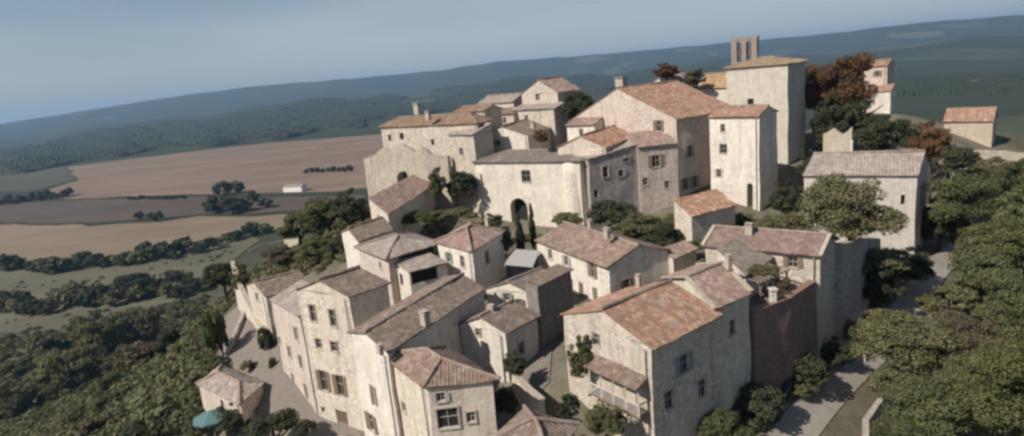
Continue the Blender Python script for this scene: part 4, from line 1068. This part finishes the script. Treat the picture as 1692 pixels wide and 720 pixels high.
for q, (px, py, y, a, b, kd, lab) in enumerate([(1372, 580, 61, 34, 26, 'dark', 'dark shrub at the foot of the shaded rampart'), (1308, 612, 57, 48, 38, 'dark', 'wide dark shrub at the foot of the reddish terrace wall'), (1240, 660, 52, 52, 44, 'dark', 'dark shrub at the shaded side of the orange roofed house'), (1322, 642, 55, 20, 14, 'green', 'green shrub beside the parked car'),
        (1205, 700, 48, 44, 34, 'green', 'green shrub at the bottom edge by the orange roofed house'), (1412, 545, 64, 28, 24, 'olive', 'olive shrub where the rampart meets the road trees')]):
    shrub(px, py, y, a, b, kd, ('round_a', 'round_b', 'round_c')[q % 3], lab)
# -- inside the village
ptree(954, 176, 130, 30, 40, 'dark', 'round_c', 'dark round tree between the pointed gable and the great house')
ptree(1100, 118, 150, 26, 14, 'russet', 'round_a', 'russet tree top behind the distant gabled house')
ptree(1152, 128, 140, 26, 18, 'brownish', 'round_b', 'brownish tree between the two distant houses')
shrub(892, 226, 112, 15, 13, 'russet', 'round_a', 'small russet shrub on the roof terrace behind the gatehouse')
shrub(752, 306, 116, 34, 34, 'dark', 'round_b', 'dark ivy like shrub left of the gatehouse wall')
shrub(722, 300, 117, 20, 26, 'green', 'round_a', 'green shrub beside the faded lean-to roof')
shrub(700, 357, 104, 46, 13, 'green', 'round_c', 'long clipped green hedge below the lean-to')
shrub(768, 350, 103, 34, 11, 'olive', 'round_b', 'olive hedge at the left foot of the gatehouse')
ptree(879, 372, 92, 9, 32, 'dark', 'column', 'slim dark cypress in front of the gatehouse archway', 'cypresses before the gatehouse')
ptree(858, 385, 90, 11, 30, 'dark', 'column', 'shorter dark cypress left of the slim one by the archway', 'cypresses before the gatehouse')
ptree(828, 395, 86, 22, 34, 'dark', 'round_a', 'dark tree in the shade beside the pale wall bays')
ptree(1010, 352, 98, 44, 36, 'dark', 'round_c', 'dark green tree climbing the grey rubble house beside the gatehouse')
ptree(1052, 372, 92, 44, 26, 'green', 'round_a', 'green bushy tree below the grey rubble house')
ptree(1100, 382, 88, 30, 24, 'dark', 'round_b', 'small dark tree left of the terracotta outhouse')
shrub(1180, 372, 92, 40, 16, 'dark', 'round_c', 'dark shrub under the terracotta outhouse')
shrub(1152, 404, 78, 32, 11, 'lime', 'round_b', 'bright green shrub behind the rose roof')
shrub(1270, 372, 84, 34, 16, 'olive', 'round_a', 'olive shrub at the foot of the tall narrow house')
shrub(910, 456, 66, 17, 12, 'dark', 'round_c', 'dark shrub hanging over the shaded stone shed')
shrub(962, 590, 50, 26, 44, 'green', 'round_a', 'tall green creeper at the left corner of the balcony house')
shrub(1000, 690, 45, 34, 34, 'green', 'round_c', 'bright green bush under the timber balcony')
shrub(935, 672, 47, 22, 30, 'dark', 'round_b', 'dark bush between the alley roof and the balcony house')
shrub(850, 600, 55, 24, 22, 'dark', 'round_a', 'dark bush in the shadow of the alley')
shrub(834, 660, 50, 22, 34, 'dark', 'round_c', 'dark tall bush beside the pale hipped house')
for px, py, y, a, b, kd, lab in [(352, 596, 80, 20, 14, 'green', 'green shrub behind the low stone hut'), (452, 600, 75, 10, 16, 'dark', 'dark shrub against the left end of the wing'), (412, 600, 78, 16, 9, 'olive', 'olive shrub on the street above the hut'), (500, 706, 58, 22, 12, 'dark', 'dark shrub on the street below the wing'), (1082, 400, 86, 34, 18, 'dark', 'dark shrub behind the mottled roof of the street house'), (1122, 410, 80, 30, 16, 'dark', 'dark shrub left of the bright green one behind the rose roof'), (935, 362, 98, 34, 16, 'green', 'green shrub below the right corner of the gatehouse'), (812, 366, 100, 26, 16, 'green', 'green shrub in front of the left half of the gatehouse'),
        (1235, 362, 94, 30, 14, 'green', 'green shrub under the arched buttress'), (640, 362, 112, 24, 12, 'green', 'small green shrub under the lit end of the lean-to'), (1145, 378, 90, 34, 15, 'green', 'green shrub under the left end of the terracotta outhouse'), (610, 420, 92, 24, 14, 'dark', 'dark shrub in the gap beside the lit white end wall'), (1300, 330, 92, 34, 34, 'dark', 'dark shrub in the shade of the tall narrow house'), (1336, 280, 104, 20, 34, 'dark', 'dark shrub between the tower and the chapel')]:
    shrub(px, py, y, a, b, kd, rnd.choice(('round_a', 'round_b', 'round_c')), lab)
# vine on the pergola
v = bpy.data.objects.new('vine', PROTO['round_c']); COL.objects.link(v); v.parent = PERG; v.location = PP(0, 1.3, 2.75) - Vector(PERG.location); v.scale = (2.3, 1.6, .55)
v.rotation_euler.z = R(45); v.material_slots[0].link = 'OBJECT'; v.material_slots[0].material = LEAF['olive']
shrub(1302, 478, 57.5, 24, 24, 'brownish', 'round_b', 'dry brown plant beside the white terrace pillar')
# -- left edge of the village
for px, py, y, a, b, kd, pr, lab in [(540, 352, 128, 54, 40, 'green', 'round_c', 'broad green tree left of the ruined outer wall'), (578, 340, 126, 34, 30, 'dark', 'round_a', 'dark tree against the ruined outer wall'), (492, 372, 126, 40, 28, 'green', 'round_b', 'green tree at the left end of the garden above the curved terrace wall'),
        (530, 412, 108, 44, 26, 'green', 'round_a', 'green garden tree behind the roof of the top street house'), (565, 408, 104, 26, 28, 'dark', 'round_c', 'dark garden tree beside the lit white end wall'), (470, 418, 112, 34, 16, 'brownish', 'round_b', 'dry garden shrub tree below the curved terrace wall'),
        (366, 455, 112, 28, 34, 'dark', 'round_c', 'dark tree at the head of the lower left street'), (398, 458, 99, 16, 26, 'olive', 'round_a', 'ivy green tree on the stepped garden wall'), (359, 545, 84, 17, 46, 'dark', 'loose', 'slim dark tree at the outer edge of the lower left street'), (343, 548, 82, 13, 48, 'lime', 'loose', 'slim pale green tree left of the slim dark one by the street'),
        (385, 690, 66, 34, 26, 'dark', 'round_a', 'dark tree below the low stone hut'), (450, 700, 60, 44, 26, 'dark', 'round_c', 'dark tree at the bottom edge between the hut and the street'), (320, 700, 68, 30, 26, 'green', 'round_b', 'green tree beside the teal parasol'), (330, 655, 74, 20, 22, 'green', 'round_a', 'small green tree at the outer corner of the hut'), (438, 560, 80, 13, 34, 'dark', 'round_c', 'narrow dark tree where the stepped wall meets the wing')]:
    ptree(px, py, y, a, b, kd, pr, lab)
# -- the slope below the village on the left: trees one by one over a scrub of low bushes
def slope_tree(px, py, rpx, kind, proto, label, group, name='tree'):
    """a tree standing on the ground where the survey ray meets it"""
    q = hit(px, py)
    k = (q - CAM).length / FPX; w = rpx * k
    return tree(q.x, q.y, gz(q.x, q.y) + w * .75, w, w * .8, kind, proto, label, group, name=name)
sr = random.Random(21)
for px, py, rp, kd, lab in [(170, 585, 42, 'yellow', 'yellow green tree on the left slope'), (235, 560, 36, 'brownish', 'orange brown tree on the left slope, nearer the street'), (130, 640, 46, 'yellow', 'paler yellow tree lower on the left slope'), (215, 625, 38, 'brownish', 'dull brown tree between the yellow trees'), (222, 490, 28, 'dark', 'dark round tree on the pale meadow'), (285, 480, 24, 'dark', 'smaller dark tree right of the one on the pale meadow')]:
    slope_tree(px, py, rp, kd, sr.choice(('round_a', 'round_b', 'round_c')), lab, 'single trees on the left slope')
for i in range(46):
    px, py = sr.uniform(-20, 345), sr.uniform(505, 745)
    if py < 568 - px * .2: continue
    kd = sr.choice(('green', 'green', 'olive', 'olive', 'dark', 'brownish'))
    slope_tree(px, py, sr.uniform(13, 30) * (.75 + (py - 500) / 500), kd, sr.choice(('round_a', 'round_b', 'round_c', 'loose')), {'dark': 'dark', 'green': 'mid green', 'olive': 'olive', 'brownish': 'dry brownish'}[kd] + ' tree among the scrub on the slope left of the village', 'trees on the scrubby left slope')
for i in range(40):   # the hedgerow that climbs from the left edge towards the village
    t = i / 39; px = -15 + 455 * t; py = 446 - 10 * math.sin(t * 3.1) * -1 - 62 * t ** 1.6 + sr.uniform(-7, 7)
    slope_tree(px, py, sr.uniform(9, 17), sr.choice(('dark', 'dark', 'green')), sr.choice(('small', 'small_b', 'round_b')), 'dark hedgerow tree between the pale stubble field and the meadow', 'hedgerow trees below the pale field')
for i in range(26):
    t = i / 25; px = -10 + 330 * t; py = 520 - 40 * t + sr.uniform(-10, 10)
    slope_tree(px, py, sr.uniform(10, 19), sr.choice(('dark', 'dark', 'olive')), sr.choice(('small', 'round_a')), 'dark tree in the lower hedge across the meadow', 'lower hedge trees on the meadow')
for px, py, rp in [(232, 362, 8), (262, 366, 11), (250, 360, 6)]:
    slope_tree(px, py, rp, 'dark', 'small', 'lone dark tree at the edge of the dark ploughed field', 'field edge trees')
for px, py, rp in [(360, 352, 20), (385, 353, 22), (408, 350, 15), (372, 322, 16), (395, 320, 14), (420, 334, 13), (440, 344, 12), (350, 350, 12)]:
    slope_tree(px, py, rp, 'dark', sr.choice(('small', 'small_b', 'round_a')), 'dark tree in the clump around the farmyard on the plain', 'farmyard clump')
for i in range(9):
    slope_tree(507 + i * 9, 286 - i * .3 + sr.uniform(-1, 1), sr.uniform(5, 8), 'dark', 'small', 'dark tree in the short row on the pink ploughed field', 'short tree row on the pink field')
for i in range(13):
    slope_tree(6 + i * 9, 338 - i * 1.1 + sr.uniform(-2, 2), sr.uniform(5, 9), 'dark', 'small', 'dark hedge tree at the left edge of the dark ploughed field', 'hedge left of the dark field')
for i in range(14):
    slope_tree(215 + i * 7, 331 - i * .2 + sr.uniform(-1, 1), sr.uniform(3, 5), 'dark', 'small_b', 'low hedge tree along the top of the dark ploughed field', 'hedge above the dark field')

def scatter(name, label, cat, pts, kind, seed, nq=210):
    """ground scrub nobody could count: one mesh of many small leafy bushes"""
    rng = np.random.default_rng(seed); VV, TT = [], []
    for x, y, r in pts:
        z = gz(x, y); C = rng.normal(size=(nq, 3)); C /= np.linalg.norm(C, axis=1)[:, None]; N = C.copy(); C = C * (rng.uniform(.4, 1, nq) ** .5)[:, None] * np.array([r, r, r * .75]) + np.array([x, y, z + r * .35])
        N += rng.normal(size=N.shape) * .5; N /= np.linalg.norm(N, axis=1)[:, None]
        V, T = quads(C, N, r * .125 * rng.uniform(.6, 1.4, nq), np.clip(rng.normal(.5, .25) + rng.normal(0, .15, nq), 0, 1), rng); VV.append(V); TT.append(T)
    me = leaf_mesh(name, np.concatenate(VV), np.concatenate(TT), LEAF[kind])
    o = bpy.data.objects.new(name, me); COL.objects.link(o); tag(o, label, cat, None, 'stuff')
rr = random.Random(5)
ROADC = [((12.5, 39.3), (20.3, 45.8)), ((20.3, 45.8), (27, 52.5)), ((27, 52.5), (37, 62)), ((37, 62), (49, 73)), ((49, 73), (58.5, 81.6)), ((58.5, 81.6), (70.5, 93.7))]
def poly_pts(poly, n, r0, r1):
    out = []; xs = [p[0] for p in poly]; ys = [p[1] for p in poly]
    while len(out) < n:
        x, y = rr.uniform(min(xs), max(xs)), rr.uniform(min(ys), max(ys)); ins = False
        for a in range(len(poly)):
            p, q = poly[a], poly[(a + 1) % len(poly)]
            if (p[1] > y) != (q[1] > y) and x < p[0] + (y - p[1]) * (q[0] - p[0]) / (q[1] - p[1]): ins = not ins
        if ins and not any(abs((x - a[0]) * (b[1] - a[1]) - (y - a[1]) * (b[0] - a[0])) / math.hypot(b[0] - a[0], b[1] - a[1]) < 4.2 and -3 < ((x - a[0]) * (b[0] - a[0]) + (y - a[1]) * (b[1] - a[1])) / math.hypot(b[0] - a[0], b[1] - a[1]) < math.hypot(b[0] - a[0], b[1] - a[1]) + 3 for a, b in ROADC): out.append((x, y, rr.uniform(r0, r1)))
    return out
LS = [(-44, 62), (-50, 82), (-58, 104), (-62, 130), (-60, 170), (-80, 200), (-150, 240), (-210, 220), (-190, 150), (-110, 80), (-60, 50)]
scatter('scrub', 'dense mixed scrub covering the slope left of the village', 'scrub', poly_pts(LS, 1500, .7, 2.6), 'green', 31)
scatter('scrub', 'olive dry scrub patches over the left slope', 'scrub', poly_pts(LS, 1500, .7, 2.6), 'olive', 32)
RS = [(26, 44), (40, 58), (50, 68), (62, 78), (76, 92), (98, 116), (130, 130), (120, 80), (90, 50), (60, 34), (36, 34)]
scatter('scrub', 'yellowing bushes in drifts over the left slope', 'scrub', poly_pts([(-60, 95), (-66, 140), (-110, 190), (-150, 200), (-120, 130), (-80, 90)], 220, .9, 2.8), 'yellow', 38)
SL = [tuple(hit(*q))[:2] for q in ((-20, 565), (120, 545), (235, 515), (340, 490), (352, 600), (330, 740), (-20, 740))]
scatter('scrub', 'thick dark scrub filling the lower left slope between the trees', 'scrub', poly_pts(SL, 650, .9, 2.8), 'dark', 41)
scatter('scrub', 'dry brownish bushes mixed into the lower left slope', 'scrub', poly_pts(SL, 260, .8, 2.4), 'brownish', 43)
scatter('scrub', 'yellowing olive bushes mixed into the lower left slope', 'scrub', poly_pts(SL, 420, .8, 2.6), 'olive', 44)
scatter('scrub', 'green bushes massed on the lower left slope', 'scrub', poly_pts(SL, 900, .9, 3.2), 'green', 42)
scatter('undergrowth', 'tangled undergrowth below the trees on the right flank', 'undergrowth', poly_pts(RS, 620, .6, 1.9), 'green', 33)
scatter('undergrowth', 'dark undergrowth at the foot of the shaded walls', 'undergrowth', poly_pts([(17, 47.5), (20, 51.5), (33, 63), (47, 78), (50, 78), (36, 64.5), (25.5, 54.6), (20, 49)], 130, .4, 1.2) + poly_pts([(50, 78), (56, 84), (62, 96), (56, 100), (46, 92), (46, 80)], 60, .5, 1.4), 'dark', 34)
scatter('scrub', 'rough scrub and tall grass along the edge of the village above the left slope', 'scrub', poly_pts([(-38, 52), (-46, 66), (-47, 84), (-54, 104), (-58, 128), (-56, 150), (-40, 148), (-30, 132), (-24, 108), (-32, 96), (-44, 106), (-52, 106), (-46, 92), (-45, 80), (-42, 70), (-34, 60), (-24, 50)], 420, .3, 1.5), 'olive', 36)
scatter('scrub', 'low dark scrub dotted over the meadows below the hedges', 'scrub', poly_pts([tuple(hit(*q))[:2] for q in ((0, 470), (200, 450), (330, 420), (400, 400), (410, 430), (330, 500), (150, 560), (0, 580))], 130, .5, 2.0), 'dark', 37)
scatter('weeds', 'small weeds along the edges of the village streets', 'weeds', poly_pts([(-4, 108), (30, 98), (40, 96), (30, 88), (8, 96)], 150, .3, 1.0) + poly_pts([(-36, 140), (-6, 118), (-8, 108), (-26, 110), (-40, 128)], 110, .3, 1.1), 'olive', 35)

# -- woods out on the plain: one bumpy canopy each
def canopy_sheet(label, th0, th1, r0, r1, h, seed, thin=0.0):
    rng = np.random.default_rng(seed)
    nt, nr = int((th1 - th0) / .09), 90
    th = np.radians(np.linspace(th0, th1, nt)); rs = r0 * (r1 / r0) ** np.linspace(0, 1, nr)
    wob = 1 + .05 * np.sin(th * 23 + seed) + .03 * np.sin(th * 61)
    X = np.sin(th)[:, None] * rs[None] * wob[:, None]; Y = np.cos(th)[:, None] * rs[None] * wob[:, None]
    Z = ground(X, Y) + h * (.45 + .35 * rng.random(X.shape) + .4 * np.sin(th * 90 + 2 * np.sin(th * 37))[:, None] * np.sin(X * .013 + Y * .017) + .25 * np.sin(X * .05) * np.sin(Y * .031))
    edge = np.minimum(np.minimum(np.arange(nt), np.arange(nt)[::-1])[:, None], np.minimum(np.arange(nr), np.arange(nr)[::-1])[None])
    Z = np.where(edge == 0, ground(X, Y) - 2, Z)
    if thin:
        gap = np.sin(X * .004 + seed) * np.cos(Y * .0033) + .4 * np.sin(X * .011)
        Z = np.where(gap > thin, ground(X, Y) - 3, Z)
    V = np.stack([X, Y, Z], -1).reshape(-1, 3); i = np.arange(nt - 1)[:, None]; k = np.arange(nr - 1)[None]
    F = np.stack([i * nr + k, i * nr + k + 1, (i + 1) * nr + k + 1, (i + 1) * nr + k], -1).reshape(-1, 4)
    me = bpy.data.meshes.new('far_wood'); me.from_pydata(V.tolist(), [], F.tolist())
    s = NT('far_wood_leaves') if 'fw' not in MATS else None
    if s:
        p = s.pos(); MATS['fw'] = s.done(s.mix(s.noise(p, .02, 6, .75), (0.014, 0.020, 0.010, 1), (0.05, 0.058, 0.027, 1)), 1)
    me.materials.append(MATS['fw'])
    o = bpy.data.objects.new('far_wood', me); COL.objects.link(o); tag(o, label, 'wood', None, 'stuff')
canopy_sheet('dark wood beyond the fields on the left horizon', -44, -12, 1980, 3900, 12, 1, 1.1)
canopy_sheet('dark wood on the hillside beyond the right end of the ridge', 20, 42, 1000, 2600, 9, 2, .35)
canopy_sheet('band of dark wood on the plain behind the village roofs', -13, 20, 2300, 4200, 12, 3, .6)

# ------------------------------------------------------------------ the air
m = MB(); m.box((0, 7000, -560), 34000, 16000, 820)
hz = m.build('haze', [], None, (0, 7000, -100)); hz['kind'] = 'stuff'
hm = bpy.data.materials.new('haze'); hm.use_nodes = True; t = hm.node_tree; t.nodes.remove(t.nodes['Principled BSDF'])
pv = t.nodes.new('ShaderNodeVolumePrincipled'); pv.inputs['Color'].default_value = (0.42, 0.68, 1.0, 1); pv.inputs['Density'].default_value = 0.000085; pv.inputs['Anisotropy'].default_value = 0.2
t.links.new(pv.outputs[0], t.nodes['Material Output'].inputs['Volume']); hz.data.materials.append(hm)
hz['label'] = 'thin bluish haze over the plain'; hz['category'] = 'haze'
